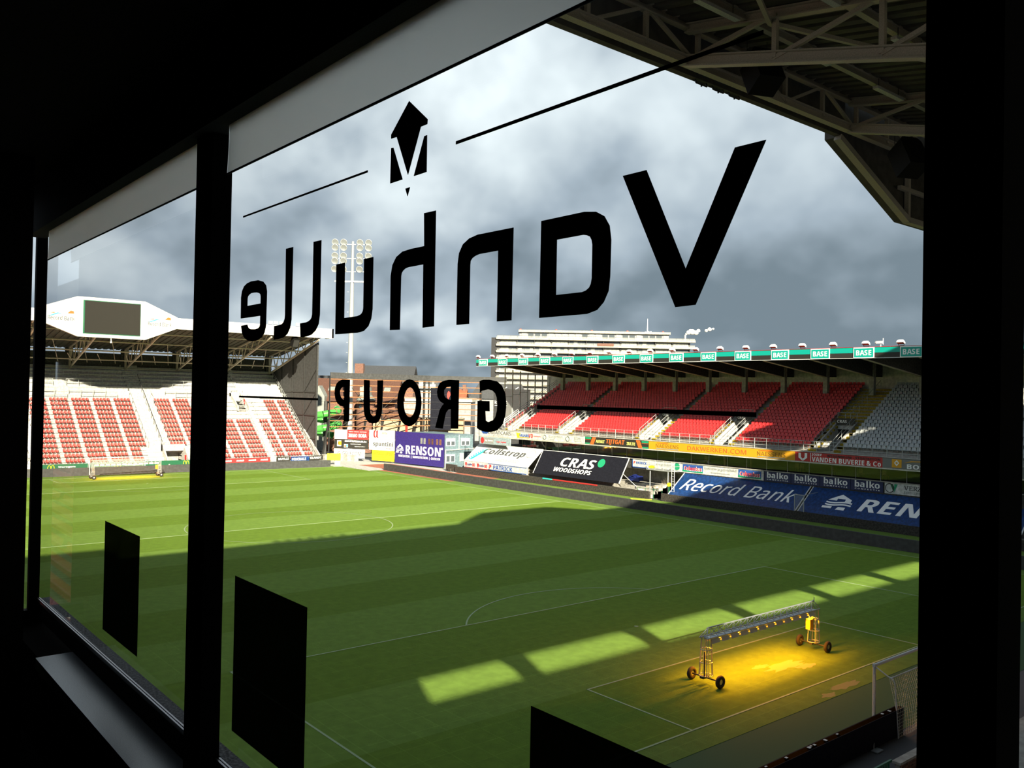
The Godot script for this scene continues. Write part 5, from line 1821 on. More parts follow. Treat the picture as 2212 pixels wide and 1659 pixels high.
	write(o, "ELANDT", -0.1, 0, 2.0, 0.35, "white_letter")


func speaker(p: Vector3, n: Vector3, s: float, label: String) -> void:
	var o := T("loudspeaker", label, "loudspeaker", p, "", facing(n).rotated(facing(n).x, 0.5).scaled(Vector3.ONE * s))
	var b := MB.new()
	b.poly(PackedVector2Array([Vector2(-0.5, -0.7), Vector2(0.5, -0.7), Vector2(0.5, 0.5), Vector2(0.35, 0.7), Vector2(-0.35, 0.7), Vector2(-0.5, 0.5)]), at(Vector3(0, 0, -0.45)), 0.9)
	P("cabinet", b.mesh(), M.frame_black, o)
	b = MB.new()
	b.box(Vector3(0, -0.05, 0.46), Vector3(0.86, 1.1, 0.03))
	P("grille", b.mesh(), M.dark_steel, o)
	b = MB.new()
	for x in [-0.4, 0.4]:
		b.tube(Vector3(x, 0.65, 0), Vector3(x, 1.25, -0.3), 0.015, 0.015, 5)
	P("cable", b.mesh(), M.dark_steel, o)


# ---------------------------------------------------------------- the stand behind the near goal, beside the window
func near_stand() -> void:
	var b := MB.new()
	for i in 26:
		b.span(Vector3(0.3, -0.1, 7.3 + 0.78 * i), Vector3(69, 0.2 + 0.50 * i, 27.4))
	S("terrace_near", b, M.concrete, "concrete steps of the stand behind the near goal", "terrace")
	b = MB.new()
	b.span(Vector3(-26, 0, 27.0), Vector3(80, 15.85, 27.4))
	b.span(Vector3(-26, 15.7, 27.0), Vector3(2.6, 22, 27.4))
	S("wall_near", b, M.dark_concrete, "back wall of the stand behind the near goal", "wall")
	b = MB.new()
	b.span(Vector3(68.6, 0, 6.5), Vector3(69, 18, 27))
	S("wall_near_side", b, M.board_black, "dark side wall at the far end of the near stand", "wall")
	# roof deck with ribs
	b = MB.new()
	var y0 := 22.25
	var y1 := 18.0
	var z0 := 5.5
	var z1 := 29.5
	for i in 210:
		var x := -25.0 + 0.5 * i
		b.quad(Vector3(x, y0, z0), Vector3(x + 0.28, y0, z0), Vector3(x + 0.28, y1, z1), Vector3(x, y1, z1))
		b.quad(Vector3(x + 0.28, y0, z0), Vector3(x + 0.34, y0 + 0.09, z0), Vector3(x + 0.34, y1 + 0.09, z1), Vector3(x + 0.28, y1, z1))
		b.quad(Vector3(x + 0.34, y0 + 0.09, z0), Vector3(x + 0.46, y0 + 0.09, z0), Vector3(x + 0.46, y1 + 0.09, z1), Vector3(x + 0.34, y1 + 0.09, z1))
		b.quad(Vector3(x + 0.46, y0 + 0.09, z0), Vector3(x + 0.5, y0, z0), Vector3(x + 0.5, y1, z1), Vector3(x + 0.46, y1 + 0.09, z1))
	b.quad(Vector3(-25, y0 + 0.35, z0), Vector3(80, y0 + 0.35, z0), Vector3(80, y1 + 0.35, z1), Vector3(-25, y1 + 0.35, z1))
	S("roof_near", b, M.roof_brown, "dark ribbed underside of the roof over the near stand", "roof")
	b = MB.new()
	b.span(Vector3(-25, 21.1, 5.2), Vector3(25.1, 22.75, 5.4))
	b.span(Vector3(42.2, 21.1, 5.2), Vector3(80, 22.75, 5.4))
	tag(P("roof_fascia", b.mesh(), M.roof_brown), "dark brown back of the fascia along the roof edge above the near goal", "fascia")
	b = MB.new()
	b.span(Vector3(62.5, 23.4, 5.6), Vector3(80, 28.4, 5.9))  # unseen board on posts, added only to shade the lower seats opposite
	for i in 5:
		b.bar(Vector3(63 + 4 * i, 22.4, 5.8), Vector3(63 + 4 * i, 23.6, 5.8), 0.25)
	tag(P("added_shade_board", b.mesh(), M.roof_brown), "unseen board added on the far end of the near roof to shade the seats", "board")
	b = MB.new()
	b.span(Vector3(-25, 23.2, 5.4), Vector3(-7.5, 24.8, 9.0))
	S("roof_corner", b, M.roof_brown, "raised roof of the corner block over the near end of the near stand", "roof")
	var sc := T("scoreboard", "dark back of a six-sided board hung from the near roof edge", "scoreboard", Vector3(33.5, 22, 5.2))
	b = MB.new()
	b.poly(PackedVector2Array([Vector2(-8.7, -0.95), Vector2(-3.85, -3.0), Vector2(4.65, -3.0), Vector2(9.3, -0.9), Vector2(9.3, 0.75), Vector2(4.55, 2.75), Vector2(-4.6, 2.75), Vector2(-8.7, 0.75)]), at(Vector3(0, 0, -0.35)), 0.35)
	P("panel", b.mesh(), M.roof_brown, sc)
	b = MB.new()
	var hx := [Vector3(-8.7, -0.95, 0.12), Vector3(-3.85, -3.0, 0.12), Vector3(4.65, -3.0, 0.12), Vector3(9.3, -0.9, 0.12)]
	for i in 3:
		b.bar(hx[i], hx[i + 1], 0.25, 0.2)
	for x in [-3.8, -1.6, 0.6, 2.8, 4.6]:
		b.bar(Vector3(x, -2.95, 0.12), Vector3(x, 2.6, 0.12), 0.16)
	for h in [-1.9, -0.6, 0.9]:
		b.bar(Vector3(-4.5, h, 0.15), Vector3(5, h, 0.15), 0.14)
	P("back_frame", b.mesh(), M.cream_steel, sc)
	# lattice girder behind the fascia
	var lg := T("lattice_girder", "brown steel lattice girder along the near roof edge", "girder", Vector3(-1.7, 21.2, 5.8))
	b = MB.new()
	b.ibeam(Vector3(0, 0, 0), Vector3(70, 0, 0), 0.22, 0.22)
	P("lower_chord", b.mesh(), M.cream_steel, lg)
	b = MB.new()
	b.ibeam(Vector3(0, 0.95, 0), Vector3(70, 0.95, 0), 0.2, 0.2)
	P("upper_chord", b.mesh(), M.cream_steel, lg)
	for i in 35:
		b = MB.new()
		b.bar(Vector3(2.06 * i, 0.0, 0), Vector3(2.06 * i, 0.95, 0), 0.11)
		P("upright", b.mesh(), M.cream_steel, lg)
		b = MB.new()
		b.bar(Vector3(2.06 * i + (0.0 if i % 2 else 2.06), 0.0, 0), Vector3(2.06 * i + (2.06 if i % 2 else 0.0), 0.95, 0), 0.09)
		P("diagonal", b.mesh(), M.cream_steel, lg)
	for k in 9:
		var x := -0.2 + 8.3 * k
		var o := T("roof_truss", "brown steel truss running back under the near roof, %s from the window" % nth(k), "truss", Vector3(x, 21.2, 5.8), "trusses of the near roof")
		b = MB.new()
		b.ibeam(Vector3(0, 0, 0), Vector3(0, -5.4, 21.2), 0.26, 0.26)
		P("lower_chord", b.mesh(), M.cream_steel, o)
		b = MB.new()
		b.ibeam(Vector3(0, 0.85, 0), Vector3(0, -2.9, 21.2), 0.22, 0.22)
		P("upper_chord", b.mesh(), M.cream_steel, o)
		b = MB.new()
		for i in 8:
			var t0 := i / 8.0
			var t1 := (i + 1) / 8.0
			b.bar(Vector3(0, -5.4 * t0, 21.2 * t0), Vector3(0, 0.85 - 3.75 * t1, 21.2 * t1), 0.1)
			b.bar(Vector3(0, -5.4 * t1, 21.2 * t1), Vector3(0, 0.85 - 3.75 * t1, 21.2 * t1), 0.12)
		P("web", b.mesh(), M.cream_steel, o)
		b = MB.new()
		b.span(Vector3(-0.5, -8.0, 21.0), Vector3(0.5, -2.5, 21.6))
		P("post", b.mesh(), M.cream_steel, o)
		if k < 8:
			for j in 4:
				b = MB.new()
				var za := 2.5 + 4.8 * j
				b.bar(Vector3(0, 0.7 - za * 0.2, za), Vector3(8.3, 0.7 - (za + 4.0) * 0.2, za + 4.0), 0.1)
				b.bar(Vector3(0, 0.7 - (za + 4.0) * 0.2, za + 4.0), Vector3(8.3, 0.7 - za * 0.2, za), 0.1)
				P("cross_brace", b.mesh(), M.cream_steel, o)
	for j in 8:
		b = MB.new()
		var z := 7.6 + 2.6 * j
		b.ibeam(Vector3(-2, 22.15 - (z - 5.5) * 0.177, z), Vector3(68, 22.15 - (z - 5.5) * 0.177, z), 0.16, 0.2)
		tag(P("purlin", b.mesh(), M.cream_steel), "brown steel purlin under the near roof, %s from its edge" % nth(j), "purlin", "purlins of the near roof")
	for i in 3:
		lamp_head(Vector3(17.6 + 0.75 * i, 20.95, 5.35), Vector3(0, 0, -1), 0.85, "dark floodlight under the near roof edge, %s from the window" % nth(i), "floodlights under the near roof edge", "dark_steel")
	speaker(Vector3(18.0, 21.0, 7.0), Vector3(0.45, 0, -1).normalized(), 0.75, "black loudspeaker hanging under the near roof beside the dark floodlights")
	speaker(Vector3(26.2, 20.3, 7.0), Vector3(0.45, 0, -1).normalized(), 0.8, "black loudspeaker hanging behind the six-sided board at the right")
	for i in 7:
		lamp_head(Vector3(6.3 + 1.0 * i, 22.75, 5.3), Vector3(0, 0, -1), 0.7, "floodlight on top of the near roof, %s from the window" % nth(i), "floodlights on top of the near roof", "white_paint")
	for j in 3:
		for i in 4:
			var o := T("strip_light", "long unlit strip light under the near roof, %s in the %s line from the edge" % [nth(i), nth(j)], "light", Vector3(11.0 + 4.15 * i, 21.55 - 0.52 * j, 7.7 + 2.6 * j), "strip lights under the near roof")
			b = MB.new()
			b.box(Vector3(0, 0, 0), Vector3(1.6, 0.08, 0.16))
			P("tray", b.mesh(), M.white, o)
			b = MB.new()
			b.tube(Vector3(-0.6, 0.04, 0), Vector3(-0.6, 0.3, 0), 0.012, 0.012, 4)
			b.tube(Vector3(0.6, 0.04, 0), Vector3(0.6, 0.3, 0), 0.012, 0.012, 4)
			P("hanger", b.mesh(), M.dark_steel, o)


# ---------------------------------------------------------------- the corner between the far stand and the touchline stand
func between(l: Vector3, rr: Vector3) -> Array:
	var d := rr - l
	return [(l + rr) * 0.5, Vector3(-d.z, 0, d.x).normalized(), Vector2(d.x, d.z).length()]


func corner() -> void:
	var q := between(Vector3(72.5, 0, -117.5), Vector3(76.2, 0, -112.0))
	var c: Vector3 = q[0]
	var n: Vector3 = q[1]
	if n.x > 0:
		n = -n
	var o := board("hoarding", "red and white estate board topmost of three stacked boards in the corner", c + Vector3(0, 4.68, 0), n, q[2], 1.66, "panel_red")
	patch(o, -2.05, 0, 2.5, 1.66, "banner_white")
	shape(o, "logo", [Vector2(-2.9, 0.2), Vector2(-2.7, 0.45), Vector2(-2.5, -0.1), Vector2(-1.9, -0.5), Vector2(-1.3, -0.45), Vector2(-1.1, -0.1), Vector2(-1.5, -0.2), Vector2(-2.2, 0.0)], "panel_red", 0.014)
	write(o, "IMMO ROBA", 1.2, -0.15, 3.5, 0.62, "white_letter")
	write(o, "VERKOOP - VERHUUR - SCHATTINGEN", 1.2, 0.5, 3.4, 0.13, "white_letter", "regular")
	o = board("hoarding", "black board with small colour pictures, middle of three stacked boards in the corner", c + Vector3(0, 3.0, 0), n, q[2], 1.62, "panel_black")
	for k in [[-2.35, 0.05, 0.8, 1.0, "white_letter"], [-2.15, 0.1, 0.5, 0.7, "panel_yellow"], [-2.45, 0.1, 0.3, 0.6, "brown_letter"], [-1.0, -0.35, 0.8, 0.6, "banner_white"], [-0.8, -0.3, 0.3, 0.4, "teal_letter"], [-1.15, -0.4, 0.3, 0.35, "orange_letter"]]:
		patch(o, k[0], k[1], k[2], k[3], k[4], "picture", 0.006 if k[2] > 0.7 else 0.014)
	write(o, "GROUPINTERSALES.be", 0.85, 0.5, 4.2, 0.32, "white_letter")
	write(o, "Begleiding vertrouwen", 0.9, 0.0, 2.0, 0.16, "white_letter", "regular")
	write(o, "Begleiding resultaat !", 1.7, -0.42, 2.0, 0.16, "white_letter", "regular")
	o = board("hoarding", "white telecom board with thin grey capitals, lowest of three stacked boards in the corner", c + Vector3(-0.2, 1.32, -0.25), n, q[2] - 0.6, 1.62, "banner_white")
	write(o, "GELECOM", 0.5, 0, 3.7, 0.68, "grey_letter", "regular")
	write(o, "G", -2.0, 0, 0.5, 0.6, "red_letter", "regular")
	q = between(Vector3(76.3, 0, -111.9), Vector3(78.25, 0, -106.65))
	c = q[0]
	n = q[1]
	o = board("hoarding", "tall white hoarding with a red letter mark and bold dark word, beside the purple banner", c + Vector3(0, 3.9, 0), n, q[2], 3.5, "banner_white")
	write(o, "α", -1.3, 1.05, 1.1, 1.3, "red_letter", "serifbold")
	write(o, "Alfa", 0.55, 1.25, 1.1, 0.42, "orange_letter", "regular")
	write(o, "solutions", 1.25, 0.75, 2.3, 0.42, "pale_letter", "regular")
	write(o, "IT solutions for companies", 0.2, 0.1, 3.6, 0.18, "pale_letter", "regular")
	write(o, "spuntini", 0.3, -0.75, 4.4, 1.0, "grey_letter")
	write(o, "Waregem", 1.6, -1.4, 1.3, 0.2, "red_letter", "regular")
	o = board("hoarding", "yellow tool board below the tall white hoarding", c + Vector3(0.12, 1.2, 0.3), n, q[2] - 0.7, 1.8, "panel_lemon")
	write(o, "UFTTOOLS - UFTLAS", 0.0, 0.35, 4.3, 0.5, "brown_letter")
	write(o, "Gereedschappen &", -0.6, -0.2, 2.6, 0.22, "brown_letter", "regular")
	write(o, "lasmaterialen", 0.9, -0.6, 2.0, 0.22, "brown_letter", "regular")
	q = between(Vector3(78.3, 0, -106.5), Vector3(80.1, 0, -94.5))
	c = q[0]
	n = q[1]
	o = board("hoarding", "large purple banner with white capitals and house mark on the container side", c + Vector3(0, 2.9, 0), n, q[2], 5.4, "banner_purple")
	write(o, "RENSON", 1.0, -0.3, 8.6, 1.45, "white_letter")
	write(o, "®", 5.6, 0.3, 0.4, 0.4, "white_letter")
	house_mark(o, -4.85, -0.2, 1.9, 1.5)
	write(o, "VENTILATION  |  SUNPROTECTION  |  OUTDOOR", 0.0, -1.5, 10.4, 0.5, "white_letter", "regular")
	for k in 3:
		patch(o, 1.0 + 1.9 * k, 1.35, 1.5, 1.1, "banner_purple", "printed_window")
		for s in [-0.38, 0.38]:
			patch(o, 1.0 + 1.9 * k + s, 1.35, 0.5, 0.95, ["pane_pale", "roof_tile", "brick"][k], "printed_window", 0.014)
	# two stacked site cabins
	var cb := T("site_cabins", "blue-grey site cabins stacked two high beside the purple banner", "cabins", Vector3(80.35, 0, -94.6))
	for k in 2:
		var b := MB.new()
		b.span(Vector3(0, 2.78 * k, -11.5), Vector3(5.7, 2.78 * k + 2.7, 0))
		var body := P("cabin", b.mesh(), M.container_blue, cb)
		for h in [2.78 * k + 0.04, 2.78 * k + 2.66]:
			b = MB.new()
			b.span(Vector3(-0.05, h - 0.06, -0.02), Vector3(5.75, h + 0.06, 0.06))
			P("rail", b.mesh(), M.container_blue, body)
	for w in [[0.2, 2.0, 3.65, 4.9], [3.2, 5.0, 3.65, 4.9], [0.15, 2.0, 0.97, 2.3], [4.6, 5.25, 1.8, 2.45]]:
		var b := MB.new()
		b.span(Vector3(w[0], w[2], 0.0), Vector3(w[1], w[3], 0.07))
		var f := P("window", b.mesh(), M.white_paint, cb)
		var nn := 2 if w[1] - w[0] > 1.0 else 1
		for i in nn:
			var s: float = (w[1] - w[0]) / nn
			b = MB.new()
			b.span(Vector3(w[0] + s * i + 0.12, w[2] + 0.12, 0.05), Vector3(w[0] + s * (i + 1) - 0.12, w[3] - (0.5 if w[2] > 3 else 0.25), 0.08))
			P("pane", b.mesh(), M.pane_dark, f)
	var b2 := MB.new()
	b2.span(Vector3(3.0, 1.1, 0), Vector3(3.9, 2.4, 0.04))
	P("notice", b2.mesh(), M.off_white, cb)
	b2 = MB.new()
	b2.tube(Vector3(0.02, 0, 0.12), Vector3(0.02, 3.0, 0.12), 0.09, 0.09, 8, true)
	b2.tube(Vector3(0.02, 3.0, 0.12), Vector3(5.6, 3.12, 0.12), 0.08, 0.08, 8, true)
	b2.tube(Vector3(5.6, 3.12, 0.12), Vector3(7.2, 2.6, 0.3), 0.06, 0.06, 8, true)
	P("drain_pipe", b2.mesh(), M.off_white, cb)
	b2 = MB.new()
	b2.tube(Vector3(2.75, 3.0, 0.1), Vector3(2.75, 5.5, 0.1), 0.06, 0.06, 8, true)
	P("down_pipe", b2.mesh(), M.white_paint, cb)
	# yellow board and bits on the ground
	o = board("advertising_board", "small yellow office board standing at the end of the far perimeter board", Vector3(67.7, 1.35, -108.6), Vector3(-0.25, 0, 1).normalized(), 2.3, 1.15, "panel_lemon")
	write(o, "BURO", 0.2, 0.2, 1.2, 0.3, "brown_letter")
	write(o, "MODERN", 0.2, -0.25, 1.6, 0.3, "brown_letter")
	shape(o, "black_bar", [Vector2(-1.15, 0.25), Vector2(-0.6, 0.57), Vector2(-0.7, 0.57), Vector2(-1.15, 0.33)], "black_letter")
	b2 = MB.new()
	b2.span(Vector3(68.0, 0, -108.9), Vector3(68.9, 0.75, -108.6))
	tag(P("white_block", b2.mesh(), M.white), "white block under the small yellow board", "block")
	for k in 5:
		b2 = MB.new()
		b2.box(Vector3(71.0 + 0.95 * k, 0.55, -117.8 + 0.9 * k), Vector3(1.0, 1.1 + 0.25 * (k % 2), 0.9), facing(n))
		tag(P("concrete_block", b2.mesh(), M.concrete), "rough concrete block at the foot of the stacked boards, %s from the left" % nth(k), "block", "concrete blocks in the corner")
	b2 = MB.new()
	b2.box(Vector3(79.4, 0.6, -95.0) + Vector3(-1.0, 0, 5.0), Vector3(0.4, 1.0, 2.6))
	b2.box(Vector3(78.2, 0.25, -90.0), Vector3(0.6, 0.5, 0.6))
	tag(P("brown_crate", b2.mesh(), M.wall_brown), "brown timber crate before the cabins at the end of the brown wall", "crate")
	# scaffold frame for a huge billboard
	var fr := T("billboard_frame", "tall black billboard frame with rusty rails, still without its sheet", "frame", Vector3(72.8, 0, -120))
	var dir2 := RV
	var b := MB.new()
	b.span(Vector3(0, 14.65, -0.1), Vector3(21.6, 15.7, 0.1))
	b.bar(Vector3(21.6, 15.15, 0), Vector3(21.6, 15.15, 0) + dir2 * 15.2, 0.2, 1.05)
	P("head_board", b.mesh(), M.board_black, fr)
	for i in 9:
		var h := 14.5 - 1.08 * i
		b = MB.new()
		b.bar(Vector3(0, h, 0.1), Vector3(21.6, h, 0.1), 0.12, 0.16)
		b.bar(Vector3(21.6, h, 0.1), Vector3(21.6, h, 0.1) + dir2 * 10.2, 0.12, 0.16)
		P("rail", b.mesh(), M.rust_rail, fr)
	for k in [[0.0, 0.12], [11.0, 0.12], [20.5, 0.35], [21.6, 0.15]]:
		b = MB.new()
		b.span(Vector3(k[0] - k[1] * 0.5, 0, -0.3), Vector3(k[0] + k[1] * 0.5, 14.7, 0.0))
		P("post", b.mesh(), M.dark_steel, fr)
	b = MB.new()
	b.bar(Vector3(21.6, 7.3, -0.1) + dir2 * 10.2 - Vector3(0, 7.3, 0), Vector3(21.6, 14.7, -0.1) + dir2 * 10.2, 0.35)
	P("post", b.mesh(), M.dark_steel, fr)
	for k in [[0.3, 5.6, 3.5, 9.0], [4.5, 13.0, 11, 6.0], [11.0, 8.5, 15, 5.5], [11.0, 9.0, 17, 14.0], [2.0, 5.6, 8.0, 9.5]]:
		b = MB.new()
		b.bar(Vector3(k[0], k[1], -0.15), Vector3(k[2], k[3], -0.15), 0.09)
		P("brace", b.mesh(), M.dark_steel, fr)
	for k in 6:
		b = MB.new()
		b.bar(Vector3(3.8 * k, 0, -2.6), Vector3(3.8 * k, 7.2, -0.2), 0.3)
		P("prop", b.mesh(), M.dark_steel, fr)
	o = T("hanging_banner", "tall black banner with white lettering and a red drop, hung on the billboard frame", "banner", Vector3(94.4, 9.2, -119.7) + dir2 * 2.15, "", facing(-FV))
	b = MB.new()
	b.box(Vector3(0, 0, 0), Vector3(4.1, 8.2, 0.05))
	P("sheet", b.mesh(), M.banner_black, o)
	for k in 5:
		b = MB.new()
		b.box(Vector3(0, -3.2 + 1.5 * k, 0.03), Vector3(4.1, 0.03, 0.02))
		P("seam", b.mesh(), M.board_black, o)
	write(o, "topb", -1.05, 0.75, 1.9, 0.95, "white_letter")
	write(o, "www.t        .be", -0.05, -2.2, 3.9, 0.38, "white_letter")
	write(o, "All the r", -0.5, -0.15, 1.1, 0.2, "white_letter", "regular")
	shape(o, "red_drop", [Vector2(1.45, 1.9), Vector2(1.15, 2.4), Vector2(1.2, 3.1), Vector2(1.45, 3.55), Vector2(1.75, 3.3), Vector2(1.85, 2.8)], "red_post", 0.03)
	b = MB.new()
	b.span(Vector3(86.6, 0, -116.3), Vector3(86.95, 6.9, -116.0))
	tag(P("red_post", b.mesh(), M.red_post), "bright red post behind the white hoarding", "post")
	# green water slide
	var sl := T("water_slide", "bright green tube slide coiling round a dark post behind the corner boards", "slide", Vector3(74.9, 0, -124.8))
	b = MB.new()
	var pts := []
	for i in 30:
		var t := TAU * i / 15.0
		pts.append(Vector3(2.7 * cos(t) - 1.0 * RV.x, 8.9 - 0.17 * i, 2.7 * sin(t)))
	for i in pts.size() - 1:
		b.tube(pts[i], pts[i + 1], 0.62, 0.62, 10)
	P("tube", b.mesh(), M.slide_green, sl)
	b = MB.new()
	for i in range(0, 30, 4):
		b.torus(pts[i], (pts[mini(i + 1, 29)] - pts[maxi(i - 1, 0)]).normalized(), 0.64, 0.05, 12, 5)
	P("flange", b.mesh(), M.slide_green, sl)
	b = MB.new()
	b.tube(Vector3(-0.4, 0, 0), Vector3(-0.4, 10.4, 0), 0.35, 0.35, 10, true)
	P("post", b.mesh(), M.board_black, sl)


# ---------------------------------------------------------------- the town behind
func tp(u: float, d: float, y := 0.0) -> Vector3:   # the town stands square to RV and FV
	return Vector3(K.x, 0, K.z) + RV * u + FV * d + Vector3(0, y, 0)


func tbox(b: MB, u0: float, u1: float, d0: float, d1: float, y0: float, y1: float) -> void:
	b.box(Vector3((u0 + u1) / 2, (y0 + y1) / 2, -(d0 + d1) / 2), Vector3(u1 - u0, y1 - y0, d1 - d0))


func town(called: String, label: String, cat: String) -> Node3D:
	return T(called, label, cat, Vector3(K.x, 0, K.z), "", Basis(RV.normalized(), Vector3.UP, -FV.normalized()))


func roof(b: MB, u0: float, u1: float, d0: float, d1: float, e: float, rdg: float) -> void:
	var m := -(d0 + d1) / 2
	b.quad(Vector3(u0, e, -d0), Vector3(u1, e, -d0), Vector3(u1, rdg, m), Vector3(u0, rdg, m))
	b.quad(Vector3(u0, e, -d1), Vector3(u1, e, -d1), Vector3(u1, rdg, m), Vector3(u0, rdg, m))


func background() -> void:
	var b: MB
	var o := town("house", "long house with a brown tiled roof and skylights left of the billboard frame", "house")
	b = MB.new()
	tbox(b, -46, -24, 177, 189, 0, 10.4)
	P("wall", b.mesh(), M.brick, o)
	b = MB.new()
	roof(b, -47, -23.5, 176, 190, 10.2, 15.0)
	var rf := P("roof", b.mesh(), M.roof_tile, o)
	for k in [[-37.6, 12.7], [-30.5, 13.2], [-26, 12.7]]:
		b = MB.new()
		b.box(Vector3(k[0], k[1] + 0.1, -179.6), Vector3(1.3, 0.1, 1.4), Basis(Vector3(1, 0, 0), 0.6))
		P("skylight", b.mesh(), M.pane_pale, rf)
	b = MB.new()
	tbox(b, -40.5, -38.0, 174.5, 178, 0, 11.2)
	b.poly(PackedVector2Array([Vector2(-40.5, 11.2), Vector2(-38.0, 11.2), Vector2(-39.2, 13.4)]), at(Vector3(0, 0, -178)), 3.5)
	P("dormer", b.mesh(), M.pane_pale, o)
	o = town("house", "dark flat-topped house with a brick chimney behind the left end of the billboard frame", "house")
	b = MB.new()
	tbox(b, -36, -23, 200, 212, 0, 14.5)
	P("wall", b.mesh(), M.brick, o)
	b = MB.new()
	roof(b, -36, -23, 199, 213, 14.4, 18.6)
	P("roof", b.mesh(), M.slate, o)
	b = MB.new()
	tbox(b, -37.0, -35.0, 202, 204, 12, 18.9)
	P("chimney", b.mesh(), M.brick, o)
	o = town("turret", "round brick turret with a pale metal roof seen through the billboard frame", "tower")
	b = MB.new()
	b.tube(Vector3(-29.5, 0, -174.2), Vector3(-29.5, 10.6, -174.2), 1.9, 1.9, 16, true)
	P("wall", b.mesh(), M.brick, o)
	b = MB.new()
	b.tube(Vector3(-29.5, 10.5, -174.2), Vector3(-29.5, 11.6, -174.2), 2.1, 1.3, 12, true)
	tbox(b, -30.6, -28.5, 173.2, 175.2, 11.5, 13.2)
	P("roof", b.mesh(), M.pane_pale, o)
	for k in [-30.3, -28.6]:
		b = MB.new()
		b.box(Vector3(k, 9.4, -172.4), Vector3(0.5, 0.8, 0.2))
		P("window", b.mesh(), M.pane_dark, o)
	o = town("hall", "long low grey metal hall seen through the billboard frame", "hall")
	b = MB.new()
	tbox(b, -29, -9, 191, 215, 0, 10.4)
	P("wall", b.mesh(), M.hall_grey, o)
	b = MB.new()
	tbox(b, -29.3, -8.7, 190.6, 215, 10.4, 11.2)
	P("roof_edge", b.mesh(), M.off_white, o)
	o = town("wall_building", "low tan walled building with a reddish lean-to roof below the grey hall", "building")
	b = MB.new()
	tbox(b, -27.5, -9.5, 171.2, 176, 0, 7.3)
	P("wall", b.mesh(), M.tan_wall, o)
	b = MB.new()
	b.quad(Vector3(-27.6, 9.2, -171), Vector3(-26.5, 9.2, -171), Vector3(-17, 7.0, -171), Vector3(-27.6, 7.0, -171))
	b.quad(Vector3(-27.6, 9.2, -171), Vector3(-26.5, 9.2, -171), Vector3(-26.5, 9.2, -176), Vector3(-27.6, 9.2, -176))
	b.quad(Vector3(-26.5, 9.2, -171), Vector3(-17, 7.0, -171), Vector3(-17, 7.0, -176), Vector3(-26.5, 9.2, -176))
	P("roof", b.mesh(), M.roof_tile, o)
	o = town("flats", "white and grey flats with balconies behind the grey hall", "building")
	b = MB.new()
	tbox(b, -29, -20, 222, 234, 0, 16.2)
	P("wall", b.mesh(), M.hall_grey, o)
	for i in 2:
		b = MB.new()
		tbox(b, -29.3, -19.6, 220.6, 222, 10.6 + 2.8 * i, 11.7 + 2.8 * i)
		P("balcony", b.mesh(), M.off_white, o)
		for k in 3:
			b = MB.new()
			tbox(b, -28.3 + 2.9 * k, -26.4 + 2.9 * k, 221.8, 222.1, 11.7 + 2.8 * i, 13.3 + 2.8 * i)
			P("window", b.mesh(), M.pane_dark if (k + i) % 2 else M.pane_pale, o)
	o = town("house", "small house with an orange tiled roof and a chimney seen between reversed capitals", "house")
	b = MB.new()
	tbox(b, -16, -11.8, 222, 232, 0, 11.2)
	P("wall", b.mesh(), M.off_white, o)
	b = MB.new()
	roof(b, -16.3, -11.6, 221, 233, 11.0, 13.4)
	P("roof", b.mesh(), M.roof_orange, o)
	b = MB.new()
	tbox(b, -12.9, -12.0, 226, 227.5, 12, 14.6)
	P("chimney", b.mesh(), M.brick, o)
	o = town("house", "dark slate mansard house with white dormer marks right of the orange roof", "house")
	b = MB.new()
	tbox(b, -10.6, 4, 224, 234, 0, 11.0)
	P("wall", b.mesh(), M.hall_grey, o)
	b = MB.new()
	b.poly(PackedVector2Array([Vector2(-11.2, 11.0), Vector2(4.6, 11.0), Vector2(2.6, 15.0), Vector2(-8.6, 15.0)]), at(Vector3(0, 0, -234.5)), 11.0)
	P("roof", b.mesh(), M.slate, o)
	for k in 3:
		b = MB.new()
		b.bar(Vector3(-5 + 3 * k, 13.6, -223.4), Vector3(-4.2 + 3 * k, 14.2, -223.4), 0.2)
		P("dormer_trim", b.mesh(), M.white_paint, o)
	o = town("tower_building", "dark windowless block with pale lettering at the end of the billboard frame", "building")
	b = MB.new()
	tbox(b, -3.8, 4.0, 182, 192, 0, 13.4)
	P("wall", b.mesh(), M.dark_brick_and_shade, o)
	P("lettering", words("kunst", 2.6, 0.7, "regular"), M.white_letter, o, at(Vector3(-2.2, 10.6, -181.95)))
	b = MB.new()
	b.box(Vector3(-2.2, 9.9, -181.97), Vector3(2.6, 0.12, 0.05))
	P("underline", b.mesh(), M.white_letter, o)
	o = town("house", "grey roofed house left of the billboard frame behind the brown roof", "house")
	b = MB.new()
	tbox(b, -56, -38, 230, 245, 0, 14)
	P("wall", b.mesh(), M.brick, o)
	b = MB.new()
	tbox(b, -56.5, -37.5, 229, 246, 14, 16.4)
	P("roof", b.mesh(), M.slate, o)
	# the floodlight mast
	o = T("floodlight_mast", "tall pale floodlight mast with a three-tier lamp head behind the far corner", "mast", Vector3(82.7, 0, -130.6), "", facing(-FV))
	b = MB.new()
	b.tube(Vector3(0, 0, 0), Vector3(0, 36, 0), 0.72, 0.34, 12)
	b.tube(Vector3(0, 36, 0), Vector3(0, 42, 0), 0.3, 0.25, 8, true)
	P("pole", b.mesh(), M.galvanised, o)
	b = MB.new()
	for h in [36.0, 38.6, 41.4]:
		b.bar(Vector3(-3.6, h, 0), Vector3(3.6, h, 0), 0.14)
	b.bar(Vector3(-3.4, 34.0, 0.3), Vector3(3.4, 34.0, 0.3), 0.25, 0.3)
	for x in [-2.6, -0.1, 0.1, 2.6]:
		b.bar(Vector3(x, 34.5, 0), Vector3(x, 41.4, 0), 0.07)
